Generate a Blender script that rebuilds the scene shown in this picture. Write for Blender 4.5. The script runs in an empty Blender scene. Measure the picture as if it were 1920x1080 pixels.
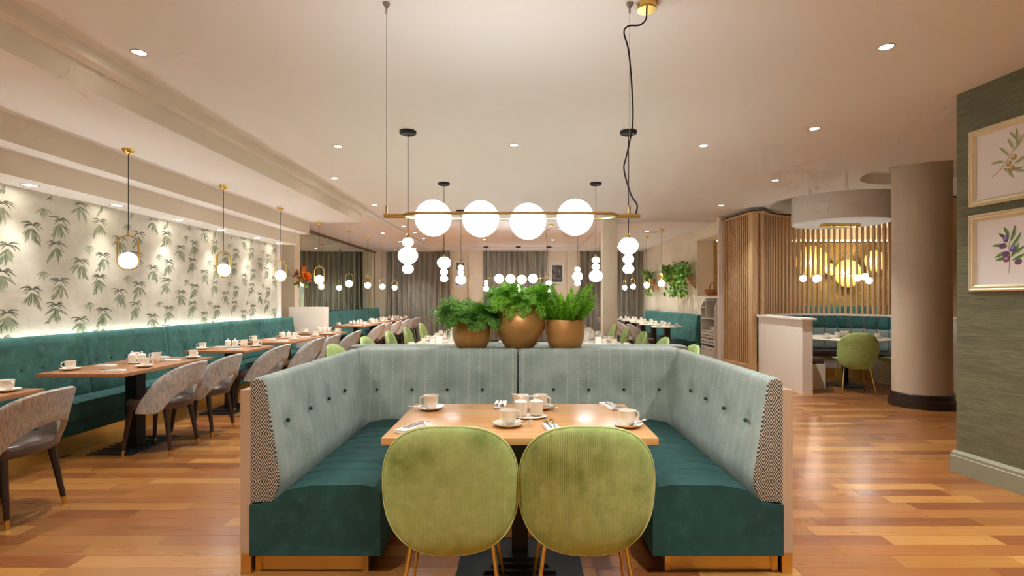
import bpy, bmesh, math, random
from mathutils import Vector, Matrix
R = math.radians
PI = math.pi
random.seed(11)
sc = bpy.context.scene
COL = sc.collection

# ------------------------------------------------------------------ camera, world, exposure
HC = 1.35                                   # eye height
cam_d = bpy.data.cameras.new('camera'); cam = bpy.data.objects.new('camera', cam_d); COL.objects.link(cam)
cam_d.sensor_width = 36; cam_d.lens = 18.75
cam_d.shift_x = (960 - 975.5) / 1920; cam_d.shift_y = (561 - 540) / 1920
cam_d.clip_start = 0.05; cam_d.clip_end = 100
cam.location = (0, 0, HC); cam.rotation_euler = (R(90), 0, 0)
sc.camera = cam
world = bpy.data.worlds.new('world'); sc.world = world; world.use_nodes = True
world.node_tree.nodes['Background'].inputs[0].default_value = (1, .93, .84, 1)
world.node_tree.nodes['Background'].inputs[1].default_value = 0.05
sc.view_settings.view_transform = 'Standard'; sc.view_settings.look = 'None'
sc.view_settings.gamma = 1; sc.view_settings.use_curve_mapping = False
sc.view_settings.exposure = 1.15
WARM = (.98, 1, .985); NEUT = (1, .93, .84)
P_DOWN = 66.0; P_WASH = 27.0; P_GLOBE = 12.0; P_LED = 12.0
cy = sc.cycles; cy.max_bounces = 6; cy.diffuse_bounces = 4; cy.glossy_bounces = 3; cy.transmission_bounces = 4; cy.transparent_max_bounces = 4
cy.use_adaptive_sampling = True; cy.adaptive_threshold = 0.1; cy.adaptive_min_samples = 12; cy.sample_clamp_indirect = 6.0; cy.use_denoising = True; cy.caustics_reflective = False; cy.caustics_refractive = False

# ------------------------------------------------------------------ materials
def lin(c):
    return tuple((x / 255 / 12.92 if x / 255 <= .04045 else ((x / 255 + .055) / 1.055) ** 2.4) for x in c) + (1,)

class NT:
    def __init__(s, name):
        s.m = bpy.data.materials.new(name); s.m.use_nodes = True
        s.t = s.m.node_tree; s.p = s.t.nodes['Principled BSDF']
    def n(s, typ, **kw):
        nd = s.t.nodes.new(typ)
        for k, v in kw.items(): setattr(nd, k, v)
        return nd
    def put(s, sock, v):
        if hasattr(v, 'is_linked') or isinstance(v, bpy.types.NodeSocket): s.t.links.new(v, sock)
        elif v is not None: sock.default_value = v
    def math(s, op, a, b=None, c=None):
        nd = s.n('ShaderNodeMath', operation=op)
        s.put(nd.inputs[0], a)
        if b is not None: s.put(nd.inputs[1], b)
        if c is not None: s.put(nd.inputs[2], c)
        return nd.outputs[0]
    def co(s, kind='Object', scale=(1, 1, 1), rnd=False):
        if kind == 'Position': v = s.n('ShaderNodeNewGeometry').outputs['Position']
        else: v = s.n('ShaderNodeTexCoord').outputs[kind]
        mp = s.n('ShaderNodeMapping'); s.t.links.new(v, mp.inputs[0]); mp.inputs['Scale'].default_value = scale
        if rnd:
            oi = s.n('ShaderNodeObjectInfo'); s.put(mp.inputs['Location'], s.math('MULTIPLY', oi.outputs['Random'], 37.0))
        return mp.outputs[0]
    def xyz(s, v):
        nd = s.n('ShaderNodeSeparateXYZ'); s.t.links.new(v, nd.inputs[0]); return nd.outputs
    def noise(s, v, scale, detail=3, rough=.5):
        nd = s.n('ShaderNodeTexNoise'); s.t.links.new(v, nd.inputs['Vector'])
        nd.inputs['Scale'].default_value = scale; nd.inputs['Detail'].default_value = detail; nd.inputs['Roughness'].default_value = rough
        return nd.outputs['Fac']
    def mr(s, v, a, b, c=0, d=1):
        nd = s.n('ShaderNodeMapRange'); s.put(nd.inputs[0], v)
        for i, x in enumerate((a, b, c, d)): nd.inputs[i + 1].default_value = x
        return nd.outputs[0]
    def mix(s, f, a, b, mode='MIX'):
        nd = s.n('ShaderNodeMix', data_type='RGBA', blend_type=mode)
        s.put(nd.inputs[0], f); s.put(nd.inputs[6], a); s.put(nd.inputs[7], b)
        return nd.outputs[2]
    def bump(s, h, strength=.3, dist=.01):
        nd = s.n('ShaderNodeBump'); nd.inputs['Strength'].default_value = strength; nd.inputs['Distance'].default_value = dist
        s.put(nd.inputs['Height'], h); s.t.links.new(nd.outputs[0], s.p.inputs['Normal'])
    def fin(s, col, rough=.5, metal=0, **kw):
        s.put(s.p.inputs['Base Color'], col); s.put(s.p.inputs['Roughness'], rough); s.p.inputs['Metallic'].default_value = metal
        for k, v in kw.items(): s.put(s.p.inputs[k.replace('_', ' ')], v)
        return s.m

def plain(name, c, rough=.5, metal=0, var=.0, vs=4, bump=0, bs=60, **kw):
    t = NT(name); col = lin(c)
    if var or bump: v = t.co('Object', rnd=True)
    if var:
        f = t.mr(t.noise(v, vs, 4), .3, .7)
        col = t.mix(f, tuple(x * (1 - var) for x in col[:3]) + (1,), tuple(min(1, x * (1 + var)) for x in col[:3]) + (1,))
    if bump: t.bump(t.noise(v, bs, 3), bump, .004)
    return t.fin(col, rough, metal, **kw)

def velvet(name, dark, mid, lite, cord=0, scale=4.5, sheen=.25):
    t = NT(name); v = t.co('Object', rnd=True)
    f = t.noise(v, scale, 5, .6); g = t.noise(v, scale * 5, 4, .6)
    c = t.mix(t.mr(f, .32, .52), lin(dark), lin(mid)); c = t.mix(t.mr(g, .5, .95), c, lin(lite))
    h = t.noise(v, 260, 2)
    if cord:
        x = t.xyz(v)[0]; h = t.math('SINE', t.math('MULTIPLY', x, 2 * PI / cord))
        c = t.mix(t.math('MULTIPLY', t.mr(h, -1, 1), t.mr(t.noise(v, 30, 3), .4, .6)), c, t.mix(.4, c, lin(dark)))
    t.bump(h, .25, .001)
    return t.fin(c, .85, 0, Sheen_Weight=sheen, Sheen_Roughness=.4, Sheen_Tint=lin(lite))

def wood(name, a, b, axis=0, rough=.35, grain=1.0, coat=0.0):
    t = NT(name); sc3 = [30, 30, 30]; sc3[axis] = 1.6
    v = t.co('Object', tuple(x * grain for x in sc3), rnd=True)
    f = t.noise(v, 1, 5, .65); g = t.noise(v, .25, 2)
    c = t.mix(t.mr(f, .3, .7), lin(a), lin(b)); c = t.mix(t.mr(g, .3, .7, 0, .35), c, lin(a))
    return t.fin(c, rough, 0, Coat_Weight=coat, Coat_Roughness=.15)

def emitter(name, c, strength):
    t = NT(name); t.fin(lin(c), .4); t.p.inputs['Emission Color'].default_value = lin(c); t.p.inputs['Emission Strength'].default_value = strength
    return t.m

def fabric(name, axis):
    t = NT(name); v = t.co('Object'); o = t.xyz(v); u, z = o[axis], o[2]
    fu = t.math('FRACT', t.math('DIVIDE', u, .083)); line = t.math('LESS_THAN', t.math('ABSOLUTE', t.math('SUBTRACT', fu, .5)), .03)
    dash = t.math('GREATER_THAN', t.math('FRACT', t.math('DIVIDE', z, .022)), .4)
    hz = t.math('PINGPONG', t.math('ADD', t.math('MULTIPLY', u, 120), 0), 1)
    hb = t.math('FRACT', t.math('ADD', t.math('MULTIPLY', z, 130), hz))
    n = t.noise(v, 7, 4)
    c = t.mix(t.mr(n, .3, .7), lin((158, 174, 164)), lin((190, 202, 192)))
    c = t.mix(t.math('MULTIPLY', t.math('GREATER_THAN', hb, .5), .45), c, lin((136, 154, 144)))
    c = t.mix(t.math('MULTIPLY', t.math('MULTIPLY', line, dash), .7), c, lin((226, 226, 210)))
    t.bump(t.noise(v, 300, 2), .2, .001)
    return t.fin(c, .9, 0, Sheen_Weight=.15)

def diamonds(name):
    t = NT(name); o = t.xyz(t.co('Object'))
    a = t.math('PINGPONG', t.math('DIVIDE', o[0], .0375), 1); b = t.math('PINGPONG', t.math('DIVIDE', o[2], .058), 1)
    f = t.math('FRACT', t.math('MULTIPLY', t.math('ADD', a, b), 3.2))
    return t.fin(t.mix(t.math('GREATER_THAN', f, .5), lin((58, 56, 50)), lin((196, 188, 170))), .9)

def plankmat(name, attr):
    t = NT(name); v = t.co('Position', (2.2, 55, 1)); v2 = t.co('Position', (1.2, 9, 1))
    if attr: base = t.n('ShaderNodeAttribute', attribute_name='tone').outputs['Color']
    else: base = t.n('ShaderNodeObjectInfo').outputs['Color']
    f = t.noise(v, 1, 5, .65); g = t.noise(v2, 1, 3)
    c = t.mix(t.mr(f, .35, .75, 0, .55), base, t.mix(1, base, lin((205, 150, 105)), 'MULTIPLY'))
    c = t.mix(t.mr(g, .5, .8, 0, .4), c, lin((176, 112, 58)))
    t.bump(f, .05, .002)
    return t.fin(c, t.mr(g, .3, .7, .26, .38), 0, Specular_IOR_Level=.45, Coat_Weight=.25, Coat_Roughness=.22)

def wallpaper_cream(name):
    t = NT(name); v = t.co('Position'); f = t.noise(v, 2.2, 4, .6)
    c = t.mix(t.mr(f, .35, .65), lin((182, 174, 152)), lin((210, 202, 184)))
    return t.fin(c, .6)

def grasscloth(name):
    t = NT(name); v = t.co('Object', (6, 6, 130), rnd=False); w = t.co('Object', (1.2, 1.2, 14))
    f = t.noise(v, 1, 4, .7); g = t.noise(w, 1, 3)
    c = t.mix(t.mr(f, .3, .7), lin((84, 84, 62)), lin((128, 128, 98))); c = t.mix(t.mr(g, .4, .7, 0, .5), c, lin((88, 86, 62)))
    t.bump(f, .3, .002)
    return t.fin(c, .8)

def mosaic(name):
    t = NT(name); v = t.co('Position', (1, 1, 1))
    vo = t.n('ShaderNodeTexVoronoi'); t.t.links.new(v, vo.inputs['Vector']); vo.inputs['Scale'].default_value = 45
    f = t.math('MULTIPLY', t.xyz(vo.outputs['Color'])[0], 1.0); g = t.noise(v, 3, 3)
    c = t.mix(f, lin((160, 128, 70)), lin((216, 186, 116))); c = t.mix(t.mr(g, .35, .7, 0, .6), c, lin((136, 106, 56)))
    return t.fin(c, .4, .35)

def tweed(name):
    t = NT(name); v = t.co('Object', (90, 90, 14), rnd=True); w = t.co('Object', rnd=True)
    f = t.noise(v, 1, 4, .7); g = t.noise(w, 9, 3)
    c = t.mix(t.mr(f, .35, .65), lin((152, 149, 142)), lin((206, 202, 194))); c = t.mix(t.mr(g, .45, .7, 0, .35), c, lin((140, 152, 152)))
    t.bump(f, .4, .002)
    return t.fin(c, .95)

def attrcol(name, rough=.6, attr='tone', **kw):
    t = NT(name); return t.fin(t.n('ShaderNodeAttribute', attribute_name=attr).outputs['Color'], rough, 0, **kw)

def leafmat(name, attr='tone'):
    t = NT(name); c = t.n('ShaderNodeAttribute', attribute_name=attr).outputs['Color']; t.fin(c, .5)
    tr = t.n('ShaderNodeBsdfTranslucent'); t.t.links.new(c, tr.inputs[0]); mx = t.n('ShaderNodeMixShader'); mx.inputs[0].default_value = .45
    t.t.links.new(t.p.outputs[0], mx.inputs[1]); t.t.links.new(tr.outputs[0], mx.inputs[2]); t.t.links.new(mx.outputs[0], t.t.nodes['Material Output'].inputs[0])
    return t.m

def curtainmat(name):
    t = NT(name); v = t.co('Object', (1, 1, .15)); f = t.noise(v, 9, 3)
    c = t.mix(t.mr(f, .3, .7), lin((122, 116, 100)), lin((162, 154, 134)))
    return t.fin(c, .6, 0, Sheen_Weight=.3)

m_ceil = plain('ceiling_paint', (234, 228, 218), .9)
m_wall = plain('wall_paint', (228, 214, 188), .85)
m_tray = plain('tray_paint', (240, 234, 226), .9)
m_fascia = plain('fascia_beige', (214, 200, 176), .9)
m_column = plain('column_paint', (206, 188, 164), .7)
m_white = plain('white_paint', (236, 226, 212), .6)
m_paper = wallpaper_cream('wallpaper')
m_print = attrcol('leaf_print', .6)
m_green_wall = grasscloth('grasscloth')
m_basebd = plain('sage_paint', (146, 146, 124), .5)
m_subfloor = plain('subfloor', (70, 40, 22), .8)
m_plank = plankmat('plank_wood', False); m_plankfar = plankmat('plank_wood_far', True)
m_teal = velvet('teal_velvet', (36, 82, 76), (56, 106, 99), (92, 140, 131), scale=3.0, sheen=.4)
m_tealseat = velvet('teal_seat_velvet', (18, 58, 55), (27, 73, 69), (46, 98, 92), scale=3.0, sheen=.25)
m_tealbtn = plain('teal_button', (16, 58, 52), .7)
m_green = velvet('green_velvet', (118, 142, 68), (168, 188, 114), (194, 208, 146), cord=.008, scale=4.0, sheen=.3)
m_pipe = plain('green_piping', (196, 208, 140), .8)
m_fab_x = fabric('pale_fabric_back', 0); m_fab_y = fabric('pale_fabric_side', 1)
m_diam = diamonds('diamond_weave')
m_btn = plain('dark_button', (44, 66, 62), .7)
m_greybench = plain('grey_fabric', (150, 158, 150), .9, var=.1, vs=30)
m_brass = plain('brass', (232, 200, 120), .36, 1, var=.06, vs=3)
m_gold = plain('gold_metal', (228, 194, 106), .25, 1)
m_palegold = plain('champagne_gold', (206, 188, 134), .32, 1)
m_black = plain('black_metal', (26, 25, 25), .45, .3)
m_blackbase = plain('cast_iron', (40, 40, 43), .28, .2)
m_cord = plain('black_cord', (22, 20, 18), .7)
m_wire = plain('steel_wire', (176, 172, 164), .35, .9)
m_taupe = wood('taupe_panel', (182, 154, 126), (204, 178, 150), 2, .5, .6)
m_tabletop = wood('oak_top', (196, 140, 86), (224, 174, 116), 0, .3, .8, .2)
m_walnut = wood('walnut_top', (150, 98, 62), (188, 130, 88), 1, .3, .8, .15)
m_slat = wood('slat_oak', (196, 156, 108), (224, 186, 138), 2, .45, .7)
m_slatback = wood('slat_backing', (104, 72, 44), (128, 92, 58), 2, .6, .5)
m_whitetop = plain('white_table_top', (236, 226, 208), .3)
m_china = plain('china', (244, 236, 222), .18, 0, Coat_Weight=.3)
m_napkin = plain('napkin_cotton', (246, 242, 234), .9)
m_steel = plain('cutlery_steel', (216, 214, 210), .18, 1)
m_tweed = tweed('grey_tweed')
m_leather = plain('brown_leather', (84, 66, 58), .32, 0, var=.08, vs=8)
m_darkwood = plain('dark_wood', (46, 33, 26), .4)
m_pot = plain('copper_pot', (208, 152, 86), .40, .4, var=.1, vs=5)
m_terra = plain('terracotta', (188, 120, 76), .6, 0, var=.1)
m_soil = plain('soil', (50, 36, 24), .95)
m_fern1 = leafmat('fern_leaf'); m_leaf = leafmat('pothos_leaf')
m_globe = emitter('lit_globe', (240, 248, 255), P_GLOBE)
m_lens = emitter('downlight_lens', (255, 250, 240), 24)
m_led = emitter('led_strip', (250, 250, 250), P_LED)
m_goldled = emitter('gold_led', (255, 214, 140), 5)
m_curtain = curtainmat('curtain_cloth')
m_goldwall = mosaic('gold_mosaic')
m_golddisc = plain('gold_leaf_disc', (232, 200, 112), .4, .5)
m_mirror = plain('mirror_silver', (214, 222, 206), .03, 1)
m_etch = plain('etched_line', (196, 190, 172), .5)
m_frame = plain('pale_gold_frame', (226, 216, 182), .38, .4, var=.05)
m_mat = plain('picture_mat', (226, 218, 212), .5)
m_print2 = attrcol('painted_print', .5)
m_glass = NT('glass'); m_glass = m_glass.fin((.9, .97, .95, 1), .04, 0, Alpha=.28)
m_stem = plain('green_stem', (150, 186, 50), .5)
m_water = plain('vase_water', (186, 206, 84), .2)
m_orange = plain('orange_petal', (255, 136, 36), .6, 0, var=.15, vs=20)
m_rust = plain('rust_petal', (196, 112, 62), .7, 0, var=.25, vs=20)
m_twig = plain('twig', (90, 70, 52), .8)
m_wicker = plain('wicker', (150, 92, 40), .7, 0, var=.3, vs=40, bump=.6, bs=80)
m_grey = plain('grey_cabinet', (206, 196, 176), .5)
m_art = plain('art_dark', (74, 70, 62), .6)
# ------------------------------------------------------------------ mesh and object helpers
class B:
    def __init__(s): s.v = []; s.f = []; s.c = []
    def add(s, vs, fs, col=None):
        o = len(s.v); s.v += [tuple(p) for p in vs]; s.f += [tuple(i + o for i in f) for f in fs]
        if col is not None: s.c += [col] * len(vs)
        return s
    def box(s, x0, x1, y0, y1, z0, z1):
        return s.add([(x, y, z) for x in (x0, x1) for y in (y0, y1) for z in (z0, z1)],
                     [(0, 1, 3, 2), (4, 6, 7, 5), (0, 4, 5, 1), (2, 3, 7, 6), (0, 2, 6, 4), (1, 5, 7, 3)])
    def lathe(s, prof, seg=24, c=(0, 0, 0)):
        vs = []; fs = []; n = len(prof)
        for k in range(seg):
            a = 2 * PI * k / seg
            vs += [(c[0] + r * math.cos(a), c[1] + r * math.sin(a), c[2] + z) for r, z in prof]
        for k in range(seg):
            j = (k + 1) % seg
            for i in range(n - 1): fs.append((k * n + i, j * n + i, j * n + i + 1, k * n + i + 1))
        return s.add(vs, fs)
    def tube(s, pts, r, seg=8, closed=False, flat=None):
        P = [Vector(p) for p in pts]; n = len(P); rs = r if isinstance(r, (list, tuple)) else [r] * n
        vs = []; fs = []; up = None
        for i in range(n):
            d = (P[(i + 1) % n] - P[i - 1]) if closed else (P[min(i + 1, n - 1)] - P[max(i - 1, 0)])
            d.normalize()
            if up is None:
                up = Vector((0, 0, 1)) if abs(d.z) < .9 else Vector((1, 0, 0))
            a = d.cross(up); a = a.normalized() if a.length > 1e-6 else d.orthogonal().normalized(); b = a.cross(d); up = b
            for k in range(seg):
                t = 2 * PI * k / seg
                q = a * math.cos(t) * (flat or 1) + b * math.sin(t)
                vs.append(P[i] + q * rs[i])
        m = n if closed else n - 1
        for i in range(m):
            j = (i + 1) % n
            for k in range(seg):
                l = (k + 1) % seg; fs.append((i * seg + k, i * seg + l, j * seg + l, j * seg + k))
        if not closed:
            fs.append(tuple(range(seg - 1, -1, -1))); fs.append(tuple((n - 1) * seg + k for k in range(seg)))
        return s.add(vs, fs)
    def grid(s, fn, nu, nv, cu=False, cv=False, capu=False):
        vs = [fn(i / (nu if cu else nu - 1), j / (nv if cv else nv - 1)) for i in range(nu) for j in range(nv)]; fs = []
        for i in range(nu if cu else nu - 1):
            for j in range(nv if cv else nv - 1):
                a, b = (i + 1) % nu, (j + 1) % nv
                fs.append((i * nv + j, a * nv + j, a * nv + b, i * nv + b))
        if capu: fs.append(tuple(range(nv))); fs.append(tuple((nu - 1) * nv + j for j in range(nv - 1, -1, -1)))
        return s.add(vs, fs)
    def prism(s, poly, ax, a, b):
        n = len(poly)
        def pt(p, t): q = list(p); q.insert(ax, t); return tuple(q)
        vs = [pt(p, a) for p in poly] + [pt(p, b) for p in poly]
        fs = [tuple(range(n)), tuple(range(2 * n - 1, n - 1, -1))] + [(i, n + i, n + (i + 1) % n, (i + 1) % n) for i in range(n)]
        return s.add(vs, fs)
    def ball(s, c, r, seg=24, rings=14, sq=1):
        return s.lathe([(max(1e-4, r * math.sin(PI * i / rings)), -r * sq * math.cos(PI * i / rings)) for i in range(rings + 1)], seg, c)
    def build(s, name, mat, smooth=True, angle=40, bevel=0, bseg=2, fix=True):
        me = bpy.data.meshes.new(name); me.from_pydata(s.v, [], s.f)
        if s.c:
            at = me.attributes.new('tone', 'FLOAT_COLOR', 'POINT')
            at.data.foreach_set('color', [x for c in s.c for x in c])
        if fix or bevel:
            bm = bmesh.new(); bm.from_mesh(me)
            if fix: bmesh.ops.recalc_face_normals(bm, faces=bm.faces)
            if bevel:
                ed = [e for e in bm.edges if len(e.link_faces) == 2 and e.calc_face_angle(0) > R(35)]
                bmesh.ops.bevel(bm, geom=ed, offset=bevel, segments=bseg, profile=.6, affect='EDGES', clamp_overlap=True)
            bm.to_mesh(me); bm.free()
        if smooth:
            me.shade_smooth(); me.set_sharp_from_angle(angle=R(angle))
        me.materials.append(mat)
        return me

CACHE = {}
def M(key, fn):
    if key not in CACHE: CACHE[key] = fn()
    return CACHE[key]
def _obj(name, me, parent=None, loc=(0, 0, 0), rot=(0, 0, 0), scale=None, mat=None):
    o = bpy.data.objects.new(name, me); COL.objects.link(o)
    if mat is not None: o.matrix_world = mat
    else:
        o.location = loc; o.rotation_euler = rot
        if scale is not None: o.scale = scale if isinstance(scale, (tuple, list)) else (scale,) * 3
    if parent: o.parent = parent
    return o
def tag(o, label, cat, group=None):
    o['label'] = label; o['category'] = cat
    if group: o['group'] = group
    return o
def thing(name, label, cat, loc=(0, 0, 0), rz=0, group=None, mat=None):
    o = _obj(name, None, None, loc, (0, 0, rz), mat=mat); o.empty_display_size = .05
    return tag(o, label, cat, group)
def part(name, me, parent, loc=(0, 0, 0), rot=(0, 0, 0), scale=None, label=None):
    o = _obj(name, me, parent, loc, rot, scale)
    if label: o['label'] = label
    return o
def solo(name, me, label, cat, loc=(0, 0, 0), rot=(0, 0, 0), group=None, scale=None):
    return tag(_obj(name, me, None, loc, rot, scale), label, cat, group)
def struct(name, me, parent=None, label=None):
    o = _obj(name, me, parent)
    if not parent: o['kind'] = 'structure'
    if label: o['label'] = label
    return o
def lamp(name, kind, parent, loc, power, col, rot=(0, 0, 0), **kw):
    d = bpy.data.lights.new(name, kind); d.energy = power; d.color = col
    for k, v in kw.items(): setattr(d, k, v)
    o = bpy.data.objects.new(name, d); COL.objects.link(o); o.location = loc; o.rotation_euler = rot; o.parent = parent
    return o
def bx(name, mat, x0, x1, y0, y1, z0, z1, bevel=0): return B().box(x0, x1, y0, y1, z0, z1).build(name, mat, bool(bevel), bevel=bevel)

def padded(prof, s0, s1, ns, inset, mapf, dim=(), sub=.045):
    """upholstery: a closed (d, z) outline run along s; inset(s) pulls it in at seams; dim = dimples (s, d, z, radius, depth)"""
    pts = []
    for i, p in enumerate(prof):
        q = prof[(i + 1) % len(prof)]; L = math.dist(p, q); k = max(1, int(L / sub))
        pts += [(p[0] + (q[0] - p[0]) * j / k, p[1] + (q[1] - p[1]) * j / k) for j in range(k)]
    n = len(pts); area = sum(pts[i][0] * pts[(i + 1) % n][1] - pts[(i + 1) % n][0] * pts[i][1] for i in range(n)); sg = 1 if area > 0 else -1
    nor = []
    for i in range(n):
        a, b = pts[i - 1], pts[(i + 1) % n]; dx, dz = b[0] - a[0], b[1] - a[1]; L = math.hypot(dx, dz) or 1
        nor.append((sg * dz / L, -sg * dx / L))
    def fn(u, v):
        i = int(round(v * n)) % n; s = s0 + (s1 - s0) * u; d, z = pts[i]; e = inset(s)
        for (ds, dd, dz, r, dep) in dim:
            q = ((s - ds) ** 2 + (d - dd) ** 2 + (z - dz) ** 2) / (r * r)
            if q < 6: e += dep * math.exp(-q)
        return mapf(s, d - nor[i][0] * e, z - nor[i][1] * e)
    return B().grid(fn, ns, n, cv=True, capu=True)

def pillowed(outline, depth, t, mapf, K=9, seg=56):
    """closed cushion disc: outline(theta) -> (x, y), depth(x, y) = mid height, t = half thickness"""
    vs = []; fs = []
    def ring(rho, sd):
        out = []
        for k in range(seg):
            x, y = outline(2 * PI * k / seg); x *= rho; y *= rho
            out.append(mapf(x, y, depth(x, y) + sd * t * math.sqrt(max(0, 1 - rho ** 5))))
        return out
    vs.append(mapf(0, 0, depth(0, 0) + t)); rhos = [math.sin(PI / 2 * (k + 1) / K) for k in range(K)]
    for r in rhos: vs += ring(min(1, r), 1)
    for r in rhos[-2::-1]: vs += ring(r, -1)
    vs.append(mapf(0, 0, depth(0, 0) - t)); nr = 2 * K - 1
    for k in range(seg):
        l = (k + 1) % seg; fs.append((0, 1 + k, 1 + l)); e = 1 + (nr - 1) * seg; fs.append((len(vs) - 1, e + l, e + k))
        for i in range(nr - 1):
            a = 1 + i * seg; fs.append((a + k, a + seg + k, a + seg + l, a + l))
    return B().add(vs, fs)
def sup(th, a, b, n):
    c, s = math.cos(th), math.sin(th); return (a * math.copysign(abs(c) ** (2 / n), c), b * math.copysign(abs(s) ** (2 / n), s))
def arc(cx, cy, r, a0, a1, n): return [(cx + r * math.cos(R(a0 + (a1 - a0) * i / n)), cy + r * math.sin(R(a0 + (a1 - a0) * i / n))) for i in range(n + 1)]
ORD = ['first', 'second', 'third', 'fourth', 'fifth', 'sixth', 'seventh', 'eighth', 'ninth', 'tenth', 'eleventh', 'twelfth']
# ------------------------------------------------------------------ the room shell
ZC = 2.95; YB = 17.3; XW = -4.31; XM = -4.70
floor = struct('floor', bx('floor', m_subfloor, -5, 10.2, -3.6, 17.6, -.2, -.012))
TONES = [tuple(x * .86 for x in lin(c)[:3]) + (1,) for c in ((162, 104, 50), (176, 118, 60), (188, 132, 68), (152, 92, 46), (166, 106, 54), (180, 124, 62), (144, 86, 48), (198, 144, 76), (164, 108, 56), (172, 112, 56))]
rows = []; PW = .122
for k in range(int(2.0 / PW), int(17.3 / PW)):
    y = k * PW; x = -4.7 - random.random() * .6
    while x < 10:
        L = random.choice((.5, .62, .75, .86, .98)); rows.append((x, y, L, random.choice(TONES))); x += L
def plank_size(p):
    x, y, L, t = p; cx, cy = x + L / 2, y + PW / 2
    if cy < 2.5 or abs(cx / cy) > 1.03 or (-1.36 < cx < 1.3 and cy < 10.5) or (cx < -3.93 and cy < 9.7) or (cx > 3.4 + .115 * (4.18 - cy) and cy < 4.18): return 0
    return L / cy ** 3
rows.sort(key=plank_size, reverse=True)
for (x, y, L, t) in rows[:300]:
    me = M(('plank', L), lambda: bx('plank', m_plank, .0007, L - .0007, .0007, PW - .0007, -.012, 0))
    o = part('plank', me, floor, (x, y, 0)); o.color = t
b = B()
for (x, y, L, t) in rows[300:]:
    if y < 17.3 and x > -4.75: 
        b.box(x + .0007, x + L - .0007, y + .0007, y + PW - .0007, -.012, 0); b.c += [t] * 8
for k in range(-29, int(2.0 / PW)):
    b.box(-4.7, 4.6, k * PW + .0007, (k + 1) * PW - .0007, -.012, 0); b.c += [random.choice(TONES)] * 8
o = part('plank_field', b.build('plank_field', m_plankfar, False, fix=False), floor); o['kind'] = 'stuff'

# main ceiling with two round recesses
CX, CY, CR = 5.10, 6.78, .315               # round column
DX, DY, DR = 5.25, 8.75, .72                # ceiling drum above the round booth
def ceiling_mesh():
    bm = bmesh.new(); E = []
    def loop(pts):
        vs = [bm.verts.new((x, y, ZC)) for x, y in pts]
        for i in range(len(vs)): E.append(bm.edges.new((vs[i], vs[(i + 1) % len(vs)])))
        return vs
    loop([(-2.73, -3.6), (10.2, -3.6), (10.2, 17.5), (-2.73, 17.5)])
    rings = [loop(arc(CX, CY, .66, 0, 360, 64)[:-1]), loop(arc(DX, DY, 1.03, 0, 360, 72)[:-1])]
    bmesh.ops.triangle_fill(bm, use_beauty=True, edges=E)
    for vs in rings:
        up = [bm.verts.new((v.co.x, v.co.y, ZC + .14)) for v in vs]
        for i in range(len(vs)):
            j = (i + 1) % len(vs); bm.faces.new((vs[i], vs[j], up[j], up[i]))
        bm.faces.new(up)
    bmesh.ops.recalc_face_normals(bm, faces=bm.faces)
    me = bpy.data.meshes.new('ceiling'); bm.to_mesh(me); bm.free(); me.materials.append(m_ceil); return me
struct('ceiling', ceiling_mesh())
tray = [(-4.5, 2.314), (-3.962, 2.314), (-3.962, 2.5), (-3.736, 2.5), (-3.736, 2.71), (-2.814, 2.71), (-2.814, 2.87), (-2.73, 2.87), (-2.73, 3.1), (-4.5, 3.1)]
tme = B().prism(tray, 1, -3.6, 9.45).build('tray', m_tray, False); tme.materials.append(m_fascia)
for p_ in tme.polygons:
    if abs(p_.normal.x) > .9: p_.material_index = 1  # upright tray faces get a darker beige than the undersides
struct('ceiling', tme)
struct('ceiling', bx('low_ceiling', m_ceil, -4.9, -2.76, 9.45, 17.5, 2.885, 3.1))
struct('ceiling', bx('side_ceiling', m_ceil, 1.8, 4.0, 10.75, 17.5, 2.905, 3.1))
struct('ceiling', bx('rear_ceiling', m_tray, -2.76, 1.8, 16.3, 17.5, 2.915, 3.1))

struct('wall_left', bx('wall_left', m_paper, XW - .2, XW, -3.6, 9.46, 0, 2.4))
wl = bpy.data.objects['wall_left']
struct('wall_left_end', bx('wall_left_end', m_white, XW - .2, XW - .002, 9.46, 9.64, 0, 2.9))
struct('pillar_left', bx('pillar_left', m_wall, -4.95, -4.38, 10.35, 10.6, 0, 2.95))
struct('wall_mirror_side', bx('wall_mirror_side', m_wall, -4.95, -4.72, 9.64, 17.5, 0, 2.95))
struct('wall_rear', bx('wall_rear', m_wall, -4.95, 4.31, YB, YB + .2, 0, 3.0))
for i, (a, c) in enumerate(((-1.67, -1.20), (1.52, 1.93), (-4.7, -4.3))):
    struct('trim_%d' % (i + 1), bx('pilaster', m_wall, a, c, YB - .07, YB, 0, 2.92))
struct('wall_camera_side', bx('wall_camera_side', m_wall, -4.5, 10.2, -3.8, -3.6, 0, 3.0))
struct('pillar_square', bx('pillar_square', m_wall, 1.66, 1.95, 10.7, 11.0, 0, 2.95, .006))
# right partition with pass-through opening and a recess below it
b = B()
for (y0, y1, z0, z1) in ((10.44, 10.5, 0, 2.95), (10.5, 11.9, 2.65, 2.95), (10.5, 11.9, 1.36, 1.42), (11.36, 11.9, 0, 1.36), (11.9, 17.5, 0, 2.95)):
    b.box(3.95, 4.31, y0, y1, z0, z1)
b.box(4.28, 4.31, 10.5, 11.36, 0, 1.36)
struct('wall_partition', b.build('wall_partition', m_wall, False))
struct('trim_4', bx('trim', m_white, 3.86, 3.95, 10.36, 10.44, 0, 2.94))
struct('wall_gold', bx('wall_gold', m_goldwall, 4.31, 10.2, 12.0, 12.2, 0, 2.62))
struct('wall_gold_top', bx('wall_gold_top', m_wall, 4.31, 10.2, 11.9, 12.2, 2.68, 2.95))
struct('wall_far_right', bx('wall_far_right', m_wall, 10.0, 10.2, 4.18, 12.2, 0, 2.95))
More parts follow.
